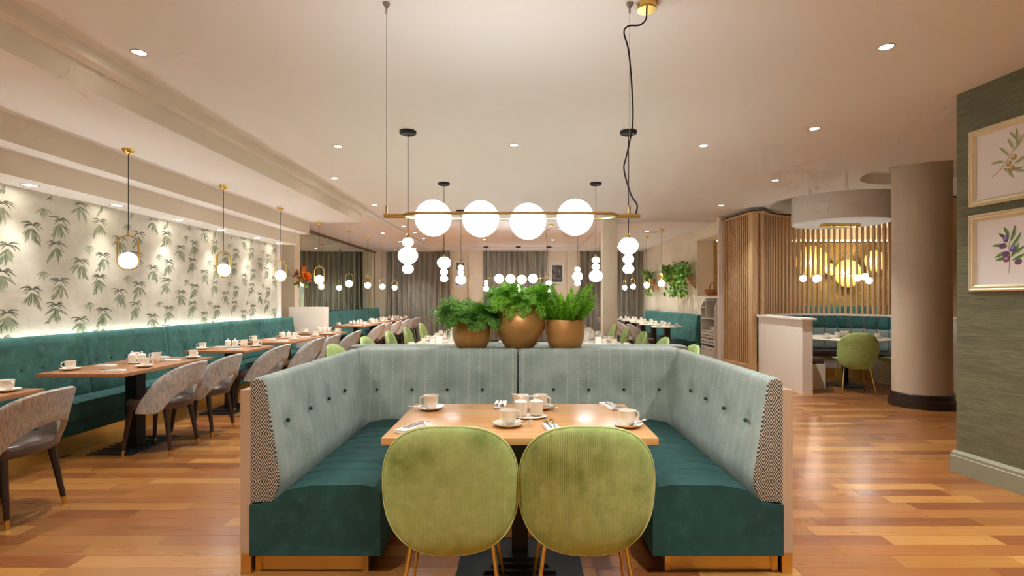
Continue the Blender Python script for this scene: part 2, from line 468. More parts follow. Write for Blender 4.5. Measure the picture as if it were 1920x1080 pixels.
WA = Vector((3.42, 4.18, 0)); WT = Vector((.115, -1, 0)).normalized(); WN = Vector((-WT.y * -1, -WT.x, 0)); WN = Vector((-.9934, -.1142, 0)).normalized()
poly = [(3.42, 4.18), (4.315, -3.6), (10.2, -3.6), (10.2, 4.18)]
struct('wall_right', B().prism(poly, 2, 0, 2.95).build('wall_right', m_green_wall, False))
# moulded baseboard along the green wall and round its end
prof = [(0, 0), (.03, 0), (.03, .125), (.024, .13), (.024, .15), (.01, .17), (0, .17)]
b = B(); path = [WA + WT * 8.2 , WA, Vector((7, 4.18, 0))]; outs = [WN, (WN + Vector((0, 1, 0))) , Vector((0, 1, 0))]
k = 1 / (1 + WN.dot(Vector((0, 1, 0)))); outs[1] *= k
vs = [tuple(p + o_ * d + Vector((0, 0, z))) for p, o_ in zip(path, outs) for d, z in prof]; n = len(prof)
fs = [(i * n + j, (i + 1) * n + j, (i + 1) * n + (j + 1) % n, i * n + (j + 1) % n) for i in range(2) for j in range(n)] + [tuple(range(n)), tuple(range(2 * n, 3 * n))]
struct('baseboard_right', b.add(vs, fs).build('baseboard_right', m_basebd, False))
struct('baseboard_rear', bx('baseboard_rear', m_white, -4.3, 3.95, YB - .02, YB, 0, .1))

# round column with two-step dark base
col = struct('column_round', B().lathe([(CR, .17), (CR, 3.09)], 64).build('column_round', m_column))
col.location = (CX, CY, 0)
struct('column_base', B().lathe([(.0, 0), (.355, 0), (.355, .095), (.335, .1), (.335, .165), (.325, .175), (.31, .175)], 64).build('column_base', m_darkwood, angle=30), col, 'dark two-step skirting ring')
drum = struct('ceiling_drum', B().lathe([(DR, 3.09), (DR, 2.6), (DR - .01, 2.59), (.0005, 2.59)], 72).build('ceiling_drum', m_ceil, angle=30)); drum.location = (DX, DY, 0)

# mirror on the left wall of the rear half
t = thing('wall_mirror', 'tall frameless mirror panel with etched reed lines beyond the flower partition', 'mirror')
part('mirror_panel', bx('mirror_panel', m_mirror, -4.72, XM, 10.6, 16.9, .3, 2.84), t)
part('top_trim', bx('top_trim', m_slatback, -4.72, -4.66, 10.6, 17.3, 2.84, 2.885), t)
part('edge_trim', bx('edge_trim', m_palegold, -4.72, -4.69, 16.9, 16.92, .3, 2.84), t)
b = B(); rr = random.Random(5)
for i in range(34):
    y = 11.2 + rr.random() * 5.2; z = 1.0; a = rr.uniform(-.22, .22); w = .008; L = rr.uniform(.9, 1.25)
    dy = Vector((0, math.sin(a), math.cos(a))) * L; p = Vector((XM + .0015, y, z)); q = Vector((0, w, 0))
    b.add([p - q, p + q, p + dy + q * .4, p + dy - q * .4], [(0, 1, 2, 3)])
o = part('etched_lines', b.build('etched_lines', m_etch, False, fix=False), t); o['kind'] = 'stuff'

# printed bamboo leaves of the wallpaper (flat print, one piece of paper)
rr = random.Random(3); b = B()
GA, GB, GC = lin((84, 90, 64)), lin((126, 132, 102)), lin((158, 162, 134))
def pleaf(y, z, ang, L, w, droop, c0, c1):
    n = 7; pts = []
    for i in range(n + 1):
        t_ = i / n; a = ang + droop * t_; pts.append((y, z)); y += math.cos(a) * L / n; z += math.sin(a) * L / n
    vs = []; cs = []
    for i, (py, pz) in enumerate(pts):
        t_ = i / n; hw = w * math.sin(PI * min(1, t_ * .93 + .07)) ** .8
        a = ang + droop * t_; ny, nz = -math.sin(a) * hw, math.cos(a) * hw
        k = rr.uniform(.0, .25) + t_ * .4
        c = tuple(c0[j] * (1 - k) + c1[j] * k for j in range(4))
        vs += [(py + ny, pz + nz), (py - ny, pz - nz)]; cs += [c, c]
    if min(v[1] for v in vs) < .98 or max(v[1] for v in vs) > 2.31 or max(v[0] for v in vs) > 9.45: return
    off = XW + .0006 + rr.random() * .0006
    o_ = len(b.v); b.v += [(off, p, q) for p, q in vs]; b.c += cs
    b.f += [(o_ + 2 * i, o_ + 2 * i + 1, o_ + 2 * i + 3, o_ + 2 * i + 2) for i in range(n)]
def pl2(y, z, a, L, w, d, c0, c1):
    pleaf(y, z, a, L, w, d, c0, c1); pleaf(y, z, a, L * .96, w * .3, d, shade_(GA, .8), GA)
def shade_(c, k): return tuple(x * k for x in c[:3]) + (1,)
def motif(y, z, sgn, kind):
    if kind == 3:
        for a in (-150, -118, -95, -72, -40, -12): pleaf(y, z, R(a + rr.uniform(-6, 6)), rr.uniform(.07, .11), .006, R(-18 if a > -90 else 18), GB, GC)
        return
    for a, L in ((168, .10), (150, .13), (132, .08), (32, .11), (12, .13), (52, .08), (-8, .10), (-172, .09)):
        pleaf(y + rr.uniform(-.01, .01), z, R(a + rr.uniform(-5, 5)), L * rr.uniform(.9, 1.1), .0042, R(-70 if a < 90 and a > -90 else 70), shade_(GA, .75), GA)
    for a in (-158, -138, -122, -108, -96, -84, -70, -56, -38, -20):
        pl2(y + rr.uniform(-.02, .02), z - .03 - rr.uniform(0, .02), R(a + rr.uniform(-9, 9)), rr.uniform(.09, .15), rr.uniform(.007, .012), R(-30 if a > -90 else 30), GB, GC)
    for i in range(6):
        pl2(y + sgn * (.015 + .009 * i) + rr.uniform(-.012, .012), z - .07 - .014 * i, R(-90 + sgn * 35 + rr.uniform(-30, 30)), .06, .010, R(rr.uniform(-30, 30)), GB, GC)
for ci in range(-3, 19):
    y0 = .586 + ci * .515; zz = (.284 if ci % 2 else 0)
    if y0 < 2.6: continue
    for rj in range(1, 5):
        z0 = .30 + zz + rj * .568
        motif(y0, z0, 1, 0); motif(y0 + .29, z0 + .085, -1, 1); motif(y0 + .245, z0 - .14, -1, 2); motif(y0 + .11, z0 + .165, 1, 3)
o = part('printed_leaves', b.build('printed_leaves', m_print, False, fix=False), wl); o['kind'] = 'stuff'
# ------------------------------------------------------------------ seating
def g_velvet_chair(name, label, x, y, rz, group):
    t = thing(name, label, 'chair', (x, y, 0), rz, group)
    def mb():
        def ol(th):
            px, pz = sup(th, .263, .258, 2.9); return (px * (1 - .10 * (pz / .256) ** 2 * (1 if pz > 0 else .7)), pz)
        return pillowed(ol, lambda px, pz: -.215 - .17 * pz + .95 * px * px, .026, lambda px, pz, d: (px, d, .618 + pz)).build('backrest', m_green, angle=80)
    def mp():
        pts = []
        for k in range(64):
            px, pz = sup(2 * PI * k / 64, .263, .258, 2.9); px *= (1 - .10 * (pz / .256) ** 2 * (1 if pz > 0 else .7)); px *= 1.004; pz *= 1.004
            pts.append((px, -.215 - .17 * pz + .95 * px * px, .618 + pz))
        return B().tube(pts, .0045, 6, True).build('piping', m_pipe)
    def ms():
        return pillowed(lambda th: sup(th, .262, .235, 2.6), lambda px, py: .445 + .75 * px * px - .05 * py, .034, lambda px, py, d: (px, py + .03, d)).build('seat', m_green, angle=80)
    bk = part('backrest', M('vb', mb), t); part('piping', M('vp', mp), bk); part('seat', M('vs', ms), t)
    for sx in (-1, 1):
        for sy in (-1, 1):
            a, c = (sx * .155, .02 + sy * .12, .43), (sx * .215, .01 + sy * .215, .012)
            l = part('leg', M(('vl', sx, sy), lambda: B().tube([a, c], [.010, .0075], 10).build('leg', m_gold)), t)
            part('foot_cap', M('vf', lambda: B().lathe([(.0001, 0), (.009, 0), (.009, .016), (.0001, .016)], 10).build('foot_cap', m_cord)), l, (c[0], c[1], 0))
    part('seat_frame', M('vfr', lambda: B().tube([(-.155, -.1, .43), (.155, -.1, .43), (.155, .14, .43), (-.155, .14, .43)], .009, 8, True).build('seat_frame', m_gold)), t)
    return t

def tweed_chair(label, x, y, rz, group):
    t = thing('tweed_chair', label, 'chair', (x, y, 0), rz, group)
    def ms():
        n = 40; vs = []
        b = B(); prof = [(.02, .395), (.93, .395), (.99, .405), (1.0, .42), (1.0, .445), (.985, .46), (.93, .475), (.5, .487), (.02, .49)]
        ring = [sup(2 * PI * k / n, .245, .24, 2.3) for k in range(n)]
        b.grid(lambda u, v: (ring[int(round(u * n)) % n][0] * prof[int(round(v * 8))][0], ring[int(round(u * n)) % n][1] * prof[int(round(v * 8))][0] + .02, prof[int(round(v * 8))][1]), n, 9, cu=True)
        return b.build('seat', m_leather, angle=50)
    def mb():
        A = 106
        def ht(tt): return .80 - .41 * tt ** 2.3
        def hb(tt): return (.595 - .2 * (tt / .56) ** 2.2) if tt < .56 else .395 - .02 * min(1, (tt - .56) / .1)
        def pos(a, z, inn):
            cc = math.cos(R(a)); sl = .2 * max(0, cc) ** 1.5 + .05
            r = .262 + sl * (z - .40) - (.034 if inn else 0)
            return (r * math.sin(R(a)), -r * cc + .0, z)
        loop = [(0, 0), (0, .25), (0, .5), (0, .75), (0, .95), (0.5, 1.0), (1, .95), (1, .75), (1, .5), (1, .25), (1, 0), (.5, -.03)]
        def fn(u, v):
            a = -A + 2 * A * u; tt = abs(a) / A; i, h = loop[int(round(v * 12)) % 12]; z = hb(tt) + (ht(tt) - hb(tt)) * h
            p, q = pos(a, z, 0), pos(a, z, 1); return tuple(p[k] * (1 - i) + q[k] * i for k in range(3))
        return B().grid(fn, 57, 12, cv=True, capu=True).build('backrest', m_tweed, angle=60)
    part('seat', M('ts', ms), t); part('backrest', M('tb', mb), t)
    for sx in (-1, 1):
        for sy in (-1, 1):
            a, c = Vector((sx * .165, .02 + sy * .155, .40)), Vector((sx * .2, .01 + sy * .205, 0)); m1 = c + (a - c) * .13
            l = part('leg', M(('tl', sx, sy), lambda: B().tube([a, m1], [.023, .0145], 12).build('leg', m_darkwood)), t)
            part('brass_tip', M(('tt', sx, sy), lambda: B().tube([m1, c], [.0150, .0125], 12).build('brass_tip', m_gold)), l)
    return t

# ---- front booth
BX = -.018
booth = thing('booth_bench', 'U-shaped booth with pale patterned backrests and teal velvet seat around the oak table', 'booth', (BX, 2.6, 0))
def bpart(name, me, parent=booth, **k):
    return part(name, me, parent, (0, -2.6, 0) if parent is booth else (0, 0, 0), **k)
def bell(s, s0, s1, w=.02, d=.014):
    e = min(s - s0, s1 - s) / w
    return d * max(0, 1 - e) ** 2 if e < 1 else 0
for sx in (-1, 1):
    prof = [(1.300, .355), (1.300, .945), (1.288, .962), (1.262, .968), (1.232, .960), (1.222, .945), (1.150, .47), (1.155, .43), (1.185, .36)]
    dim = [(s, 1.19, .72, .05, .026) for s in (2.78, 3.08, 3.38, 3.68)]
    me = padded(prof, 2.61, 4.10, 76, lambda s: bell(s, 2.61, 4.10, .025, .012), lambda s, d, z: (sx * d, s, z), dim, .04).build('side_cushion', m_fab_y, angle=50)
    cu = bpart('side_cushion', me)
    en = [(1.296, .36), (1.296, .94), (1.286, .955), (1.262, .961), (1.236, .954), (1.227, .94), (1.156, .47), (1.160, .435), (1.187, .365)]
    part('end_panel', B().prism([(sx * p[0], p[1]) for p in en], 1, 2.594, 2.612).build('end_panel', m_diam, bevel=.004), cu, label='black and cream diamond weave end panel')
    for (s, d, z, r, dep) in dim:
        nx = d - .02
        part('button', M('btn_s', lambda: B().ball((0, 0, 0), .011, 12, 8).build('button', m_btn)), cu, (sx * (nx + .022), s, z))
    # outer wooden panel with brass foot
    op = bpart('outer_panel', B().box(sx * 1.302, sx * 1.358, 2.62, 4.5, .10, .905).build('outer_panel', m_taupe, False, bevel=.003))
    part('brass_foot', B().box(sx * 1.306, sx * 1.356, 2.622, 4.5, 0, .10).build('brass_foot', m_brass, False), op)
    # seat block, channelled top
    prof = [(1.296, .105), (1.296, .352), (1.19, .362), (1.12, .425), (1.0, .447), (.75, .450), (.69, .44), (.662, .41), (.66, .105)]
    def chan(s):
        if s < 2.70: return 0
        q = ((s - 2.70) % .135) / .135; e = min(q, 1 - q) * .135
        return .011 * max(0, 1 - e / .022) ** 2
    me = padded(prof, 2.585, 4.06, 130, chan, lambda s, d, z: (sx * d, s, z), (), .06).build('seat', m_tealseat, angle=35)
    bpart('seat', me)
    kp = bpart('kick_plate', B().box(sx * .76, sx * 1.29, 2.655, 3.5, 0, .104).build('kick_plate', m_brass, False))
    part('corner_post', B().box(sx * .735, sx * .765, 2.645, 2.68, 0, .104).build('corner_post', m_gold, False), kp)
    part('corner_post', B().box(sx * 1.265, sx * 1.295, 2.645, 2.68, 0, .104).build('corner_post', m_gold, False), kp)
    # back cushion half
    prof = [(4.20, .36), (4.20, .955), (4.185, .966), (4.12, .966), (4.095, .95), (4.01, .46), (4.02, .36)]
    bs = [.27 + .268 * k for k in range(4)]
    dim = [(s, 4.045, .663, .05, .028) for s in bs]
    x0, x1 = .006, 1.262
    me = padded(prof, x0, x1, 66, lambda s: bell(s, x0, x1, .025, .014), lambda s, d, z: (sx * s, d, z), dim, .04).build('back_cushion', m_fab_x, angle=50)
    cu = bpart('back_cushion', me)
    for s in bs: part('button', CACHE['btn_s'], cu, (sx * s, 4.056, .663))
prof = [(3.47, .105), (3.47, .41), (3.50, .44), (3.56, .45), (4.0, .44), (4.06, .36), (4.06, .105)]
def chan2(s):
    q = ((s + .66) % .165) / .165; e = min(q, 1 - q) * .165
    return .010 * max(0, 1 - e / .02) ** 2
bpart('rear_seat', padded(prof, -.66, .66, 100, chan2, lambda s, d, z: (s, d, z), (), .08).build('rear_seat', m_tealseat, angle=35))
bpart('rear_kick_plate', B().box(-.75, .75, 3.52, 3.56, 0, .104).build('rear_kick_plate', m_brass, False))
bpart('planter_ledge', B().box(-1.30, 1.30, 4.2, 4.52, .10, .953).build('planter_ledge', m_greybench, bevel=.004))

# bench back to back with the booth, then the long spine bench of the centre row
t = thing('bench', 'grey upholstered bench backing onto the front booth behind the copper pots', 'bench', (BX, 4.53, 0))
part('backrest', padded([(0, .42), (0, .95), (.02, .962), (.07, .962), (.10, .94), (.15, .45), (.13, .42)], -1.45, 1.45, 60, lambda s: bell(s, -1.45, 1.45, .06, .03), lambda s, d, z: (s, d, z), (), .05).build('backrest', m_greybench, angle=50), t)
part('base', B().box(-1.35, 1.35, .0, .10, 0, .43).build('base', m_taupe, False), t)
t = thing('spine_bench', 'long grey double-sided bench between the two rows of white tables', 'bench', (-.02, 5.0, 0))
def spine():
    out = [(-.2, 6.1), (-.2, .15), (-.12, .02), (0, -.02), (.12, .02), (.2, .15), (.2, 6.1)]
    return B().prism(out, 2, .40, .94).build('backrest', m_greybench, bevel=.03)
part('backrest', spine(), t); part('base', B().box(-.6, .6, .2, 6.1, 0, .36).build('base', m_taupe, False), t)
for sx in (-1, 1): part('seat', B().box(sx * .2, sx * .62, .15, 6.1, .36, .46).build('seat', m_greybench, bevel=.03), t)

# ---- teal banquettes: local s runs along y, d out from the wall
def banquette(label, xw, sg, y0, y1, top, panel, btn, led=False, z_seat=.46, kick=.17):
    t = thing('banquette', label, 'banquette', (xw, y0, 0)); L = y1 - y0
    mp = lambda s, d, z: (sg * d, s, z)
    n = max(1, round(L / panel)); w = L / n; g = .075
    for i in range(n):
        a, c = i * w, (i + 1) * w
        prof = [(g, .30), (g, top - .02), (g + .02, top), (g + .07, top), (g + .09, top - .02), (g + .15, z_seat + .04), (g + .15, .30)]
        k = max(2, int(w / btn)); ss = [a + w * (j + .5) / k for j in range(k)]; zb = top - .27
        dim = [(s, g + .114, zb, .035, .016) for s in ss]
        seg = [a + w / 3, a + 2 * w / 3]
        me = padded(prof, a, c, int(w / .028) + 3, lambda s: bell(s, a, c, .02, .016), mp, dim, .05).build('back_panel', m_teal, angle=50)
        bp = part('back_panel', me, t)
        for s in ss: part('button', M('btn_t', lambda: B().ball((0, 0, 0), .010, 10, 6).build('button', m_tealbtn)), bp, (sg * (g + .104), s, zb))
    prof = [(.18, .30), (.18, z_seat), (.40, z_seat + .004), (.455, z_seat - .015), (.475, z_seat - .06), (.465, .30)]
    def chan(s):
        q = (s % .16) / .16; e = min(q, 1 - q) * .16
        return .013 * max(0, 1 - e / .025) ** 2
    part('seat', padded(prof, 0, L, int(L / .027), chan, mp, (), .09).build('seat', m_tealseat, angle=35), t)
    part('base', B().box(sg * .03, sg * .44, 0.01, L - .01, kick, .30).build('base', m_tealseat, False), t)
    part('kick_plate', B().box(sg * .03, sg * .39, 0.02, L - .02, 0, kick).build('kick_plate', m_brass, False), t)
    return t
banquette('long teal velvet banquette running under the bamboo leaf wallpaper', XW, 1, 1.6, 9.75, 1.03, 1.16, .19)
banquette('teal velvet banquette in front of the mirror beyond the flower partition', -4.68, 1, 10.7, 17.1, 1.06, 1.2, .24)
banquette('teal velvet banquette on the wall below the shelf plants', 3.95, -1, 11.42, 16.2, 1.02, 1.2, .24)
t = thing('banquette', 'dark teal banquette seen through slats against the gold mosaic wall', 'banquette', (4.6, 11.98, 0))
for i in range(5):
    part('back_panel', B().box(i * 1.06, i * 1.06 + 1.05, -.16, -.03, .3, 1.2).build('back_panel', m_teal, bevel=.03), t)
part('seat', B().box(0, 5.3, -.55, -.16, .12, .46).build('seat', m_tealseat, bevel=.04), t)

# ---- tables
def cast_base(w, d, h=.10, steps=7):
    b = B()
    for i in range(steps):
        k = 1 - i * .8 / steps; z = h * i / steps
        b.box(-w / 2 * k, w / 2 * k, -d / 2 * k, d / 2 * k, z + (.004 if i else 0), z + h / steps)
        if i: 
            q = k + .015; b.box(-w / 2 * q, w / 2 * q, -d / 2 * q, d / 2 * q, z, z + .004)
    return b.build('base', m_blackbase, False)
def ridged_base(w, d):
    b = B().box(-w / 2, w / 2, -d / 2, d / 2, 0, .012)
    for i in range(9): 
        y = -d / 2 + d * (i + .5) / 9; b.box(-w / 2 + .02, w / 2 - .02, y - .012, y + .012, .012, .02)
    return b.build('base', m_blackbase, False)
ft = thing('oak_table', 'rectangular oak table laid with cups inside the front booth', 'table', (-.002, 2.68, 0))
part('table_top', B().box(-.6, .6, -.38, .38, .72, .75).build('table_top', m_tabletop, bevel=.003), ft)
part('column', B().box(-.04, .04, -.04, .04, .05, .72).build('column', m_black, False), ft)
part('base', cast_base(.62, .62), ft)
W_T = [('first', -3.905, -3.20, 2.30, 3.59), ('second', -3.905, -3.20, 4.29, 5.56), ('third', -3.905, -3.20, 6.19, 6.92), ('fourth', -3.905, -3.20, 7.41, 8.78), ('fifth', -3.905, -3.20, 9.24, 9.90),
       ('sixth', -4.22, -3.50, 11.9, 13.2), ('seventh', -4.22, -3.50, 13.55, 14.25), ('eighth', -4.22, -3.50, 14.6, 15.3), ('ninth', -4.22, -3.50, 15.7, 17.0)]
for i, (o_, x0, x1, y0, y1) in enumerate(W_T):
    w, d = x1 - x0, y1 - y0
    extra = ['cut by the photo edge', 'with two grey chairs', 'with one grey chair', 'before the flower partition', 'beside the flower partition', 'just past the flower partition', 'in front of the mirror', 'in front of the mirror', 'by the rear curtain'][i]
    t = thing('walnut_table', '%s walnut table from the camera along the teal banquettes, %s' % (o_, extra), 'table', ((x0 + x1) / 2, (y0 + y1) / 2, 0), 0, 'walnut tables along the banquettes')
    part('table_top', M(('wt', round(w, 3), round(d, 3)), lambda: B().box(-w / 2, w / 2, -d / 2, d / 2, .72, .75).build('table_top', m_walnut, bevel=.003)), t)
    part('column', M('wc', lambda: B().box(-.05, .05, -.06, .06, .012, .72).build('column', m_black, False)), t)
    part('base', M('wb', lambda: ridged_base(.40, .64)), t)
TW = [(-3.2, 3.32, 'at the first walnut table, cut by the photo edge'), (-3.2, 4.78, 'at the front end of the second walnut table'), (-3.2, 5.40, 'at the rear end of the second walnut table'),
      (-3.2, 6.56, 'alone at the third walnut table'), (-3.2, 7.72, 'at the front end of the fourth walnut table'), (-3.2, 8.42, 'at the rear end of the fourth walnut table'), (-3.2, 9.52, 'alone at the fifth walnut table'),
      (-3.45, 12.2, 'at the front end of the sixth walnut table'), (-3.45, 12.85, 'at the rear end of the sixth walnut table'), (-3.45, 13.9, 'alone at the seventh walnut table'),
      (-3.45, 14.95, 'alone at the eighth walnut table'), (-3.45, 16.0, 'at the front end of the ninth walnut table'), (-3.45, 16.65, 'at the rear end of the ninth walnut table')]
for k, (x, y, w) in enumerate(TW):
    tweed_chair('grey tweed open-backed chair ' + w, x, y, R(90) + R(random.uniform(-3, 3)), 'grey tweed chairs at the walnut tables')
# front green chairs
g_velvet_chair('velvet_chair', 'green velvet chair at the booth table, close to the wallpaper side', -.275, 2.235, R(1.5), 'green chairs of the booth table')
g_velvet_chair('velvet_chair', 'green velvet chair at the booth table, close to the green wall side', .262, 2.235, R(-1.5), 'green chairs of the booth table')
# centre rows
LY = [5.55, 6.7, 7.9, 9.1, 10.5]; RY = [5.5, 6.6, 7.75, 8.95, 10.1]
for k in range(5):
    g_velvet_chair('velvet_chair', '%s green velvet chair behind the booth in the row facing away from the wallpaper' % ORD[k], -1.72, LY[k], R(-90) + R(random.uniform(-5, 5)), 'green chairs of the wallpaper-side row')
    g_velvet_chair('velvet_chair', '%s green velvet chair behind the booth in the row beside the square pillar' % ORD[k], 1.56, RY[k], R(90) + R(random.uniform(-5, 5)), 'green chairs of the pillar-side row')
WT_ = []
for sx, ys, nm in ((-1, LY, 'wallpaper-side'), (1, RY, 'pillar-side')):
    for k in range(5):
        cx = -1.08 if sx < 0 else 1.03
        t = thing('white_table', '%s white-topped table behind the booth in the %s row' % (ORD[k], nm), 'table', (cx, ys[k] + .05, 0), 0, 'white tables of the %s row' % nm)
        part('table_top', M('ct', lambda: B().box(-.36, .36, -.54, .54, .72, .75).build('table_top', m_whitetop, bevel=.004)), t)
        part('column', M('cc', lambda: B().box(-.04, .04, -.04, .04, .05, .72).build('column', m_black, False)), t)
        part('base', M('cb', lambda: cast_base(.5, .5, .05, 4)), t)
        WT_.append((cx, ys[k] + .05, sx, '%s white table of the %s row' % (ORD[k], nm)))
# round white tables of the side room
RT = []
for k, y in enumerate((11.85, 13.05, 14.2, 15.3, 16.3)):
    x = 3.26
    t = thing('round_table', '%s small round white table from the service cabinet along the side banquette' % ORD[k], 'table', (x, y, 0), 0, 'round tables of the side room')
    part('table_top', M('rt', lambda: B().lathe([(.0005, .72), (.33, .72), (.345, .73), (.345, .745), (.335, .75), (.0005, .75)], 40).build('table_top', m_whitetop, angle=30)), t)
    part('column', M('rc', lambda: B().box(-.06, .06, -.06, .06, .03, .72).build('column', m_darkwood, False)), t)
    part('base', M('rb', lambda: B().lathe([(.0005, 0), (.24, 0), (.24, .015), (.06, .03), (.0005, .03)], 32).build('base', m_blackbase, angle=30)), t)
    RT.append((x, y))
    tweed_chair('grey tweed chair at the %s round white table of the side room' % ORD[k], 2.74, y + .1, R(-90) + R(random.uniform(-6, 6)), 'grey tweed chairs of the side room')

# ---- round booth under the ceiling drum: centre BC, opening towards the column
BC = (5.2, 8.65)
rb = thing('round_booth', 'cream horseshoe booth with teal and pale padded squares under the ceiling drum', 'booth', (BC[0], BC[1], 0))
LEDGE = 1.085
def horse(r0, r1, z0, z1, a0=0, a1=180, n=64):
    def fn(u, v):
        a = R(a0 + (a1 - a0) * u); r, z = [(r0, z0), (r1, z0), (r1, z1), (r0, z1)][int(round(v * 4)) % 4]
        return (r * math.cos(a), r * math.sin(a), z)
    return B().grid(fn, n, 4, cv=True, capu=True)
part('outer_wall', horse(1.07, 1.22, 0, LEDGE - .03).build('outer_wall', m_white, angle=30), rb)
part('ledge', horse(1.03, 1.25, LEDGE - .03, LEDGE).build('ledge', m_white, angle=30), rb)
side = [(-1.15, .05), (-1.15, LEDGE), (-1.06, LEDGE), (-1.02, .46), (-.60, .40), (-.60, .05)]
for sx in (-1, 1):
    w = part('side_wall', B().box(sx * 1.07, sx * 1.22, -1.12, 0, 0, LEDGE - .03).build('side_wall', m_white, False, bevel=.003), rb)
    part('cap', B().box(sx * 1.03, sx * 1.25, -1.15, 0, LEDGE - .03, LEDGE).build('cap', m_white, False, bevel=.003), w)
    part('seat_end', B().box(sx * .60, sx * 1.07, -.62, .1, 0, .37).build('seat_end', m_white, False, bevel=.003), rb)
    part('end_cushion', B().box(sx * .61, sx * 1.05, -.6, .08, .37, .46).build('end_cushion', m_leather, bevel=.025), rb)
part('seat_cushion', horse(.60, 1.06, .37, .46, 2, 178).build('seat_cushion', m_leather, bevel=.02), rb)
part('seat_base', horse(.64, 1.07, .16, .37, 2, 178).build('seat_base', m_white, angle=30), rb)
part('kick_plate', horse(.66, 1.0, 0, .16, 2, 178).build('kick_plate', m_brass, angle=30), rb)
def pad(zc, hz, mt):
    return pillowed(lambda th: sup(th, .098, hz, 9), lambda x, y: 0, .022, lambda x, y, d: (x, d, zc + y), 5, 40).build('padded_square', mt, angle=70)
for i in range(15):
    a = R(6 + 168 * (i + .5) / 15); c, s = math.cos(a), math.sin(a)
    for zc, hz, mt, kk in ((.94, .105, m_teal, 'pa'), (.65, .185, M('palepad', lambda: plain('pale_leather', (158, 178, 170), .7, var=.06)), 'pb')):
        part('padded_square', M(kk, lambda: pad(zc, hz, mt)), rb, (1.045 * c, 1.045 * s, 0), (0, 0, a - PI / 2))
for sx in (-1, 1):
    for i in range(4):
        for zc, kk in ((.94, 'pa'), (.65, 'pb')):
            part('padded_square', CACHE[kk], rb, (sx * 1.045, -.09 - .2 * i, 0), (0, 0, R(90)))
t = thing('round_table', 'round white pedestal table on a black disc foot inside the horseshoe booth', 'table', (5.12, 8.4, 0))
part('table_top', B().lathe([(.0005, .72), (.61, .72), (.63, .735), (.62, .75), (.0005, .75)], 56).build('table_top', m_whitetop, angle=30), t)
part('column', B().lathe([(.0005, .03), (.045, .03), (.04, .72), (.0005, .72)], 20).build('column', m_black, angle=30), t)
part('base', B().lathe([(.0005, 0), (.29, 0), (.29, .014), (.06, .04), (.0005, .04)], 40).build('base', m_blackbase, angle=30), t)
g_velvet_chair('velvet_chair', 'green velvet chair at the round booth table, turned slightly from the column', 4.83, 7.72, R(-14), 'green chairs of the round booth')
g_velvet_chair('velvet_chair', 'green velvet chair half hidden behind the round column', 5.62, 7.85, R(20), 'green chairs of the round booth')

# ---- oak slat screens
ss_ = thing('slat_screen', 'curved open oak slat screen standing on the horseshoe booth', 'screen', (BC[0], BC[1], LEDGE))
TOPZ = 2.89 - LEDGE
slat = M('slat', lambda: B().box(-.018, .018, -.03, .03, 0, TOPZ - .05).build('slat', m_slat, False))
N = 37
for i in range(N):
    a = R(-4 + (149 + 4) * i / (N - 1)); part('slat', slat, ss_, (1.17 * math.cos(a), 1.17 * math.sin(a), 0), (0, 0, a - PI / 2))
part('top_rail', horse(1.12, 1.22, TOPZ - .05, TOPZ - .015, -8, 151).build('top_rail', m_slat, angle=30), ss_)
part('dark_trim', horse(1.11, 1.23, TOPZ - .015, TOPZ + .01, -8, 151).build('dark_trim', m_darkwood, angle=30), ss_)  # black trim strip on top of the screen, just under the ceiling
part('backing_panel', horse(1.205, 1.22, 0, TOPZ - .05, 122, 151, 20).build('backing_panel', m_slatback, angle=30), ss_)
pp = thing('slat_wall_cladding', 'oak slat wall panel between the service cabinet and the horseshoe booth', 'panel', (4.06, 9.3, 0), R(5.6))
part('backing_panel', B().box(0, .03, .08, 1.05, .2, 2.84).build('backing_panel', m_slatback, False), pp)
part('corner_post', B().box(-.045, .035, -.06, .08, .0, 2.84).build('corner_post', m_slat, False, bevel=.004), pp)
part('plinth', B().box(-.055, .03, .08, 1.05, 0, .2).build('plinth', m_slat, False, bevel=.004), pp)
part('top_rail', B().box(-.05, .035, -.06, 1.05, 2.84, 2.875).build('top_rail', m_slat, False), pp)
part('dark_trim', B().box(-.055, .038, -.065, 1.055, 2.875, 2.90).build('dark_trim', m_darkwood, False), pp)  # same black top trim on the wall panel
part('corner_filler', B().box(.035, .15, -.055, .08, LEDGE + .005, 2.84).build('corner_filler', m_slat, False), pp)
sl2 = M('slat2', lambda: B().box(-.014, 0, -.016, .016, .2, 2.84).build('slat', m_slat, False))
for i in range(13): part('slat', sl2, pp, (0, .115 + i * .0755, 0))
t = thing('screen_post', 'oak end post on a pale plinth behind the round column', 'post', (6.48, 7.95, 0))
part('post', B().box(-.05, .05, -.03, .25, .3, 2.86).build('post', m_slat, False, bevel=.003), t)
part('plinth', B().box(-.08, .10, -.06, .3, 0, .3).build('plinth', m_taupe, False, bevel=.003), t)
part('dark_trim', B().box(-.055, .055, -.035, .26, 2.86, 2.885).build('dark_trim', m_darkwood, False), t)  # black trim capping the post
t = thing('stair_railing', 'black stair handrail and post glimpsed between column and green wall', 'railing', (8.05, 10.0, 0))
part('post', B().box(-.05, .05, -.05, .05, 0, .88).build('post', m_black, False, bevel=.006), t)
part('handrail', B().tube([(-.3, -.1, 1.15), (.6, .1, .72)], .028, 10).build('handrail', m_black), t)
part('baluster', B().tube([(.25, .05, 0), (.25, .05, .88)], .012, 8).build('baluster', m_black), t)
part('baluster', B().tube([(.4, .07, 0), (.4, .07, .8)], .012, 8).build('baluster', m_black), t)

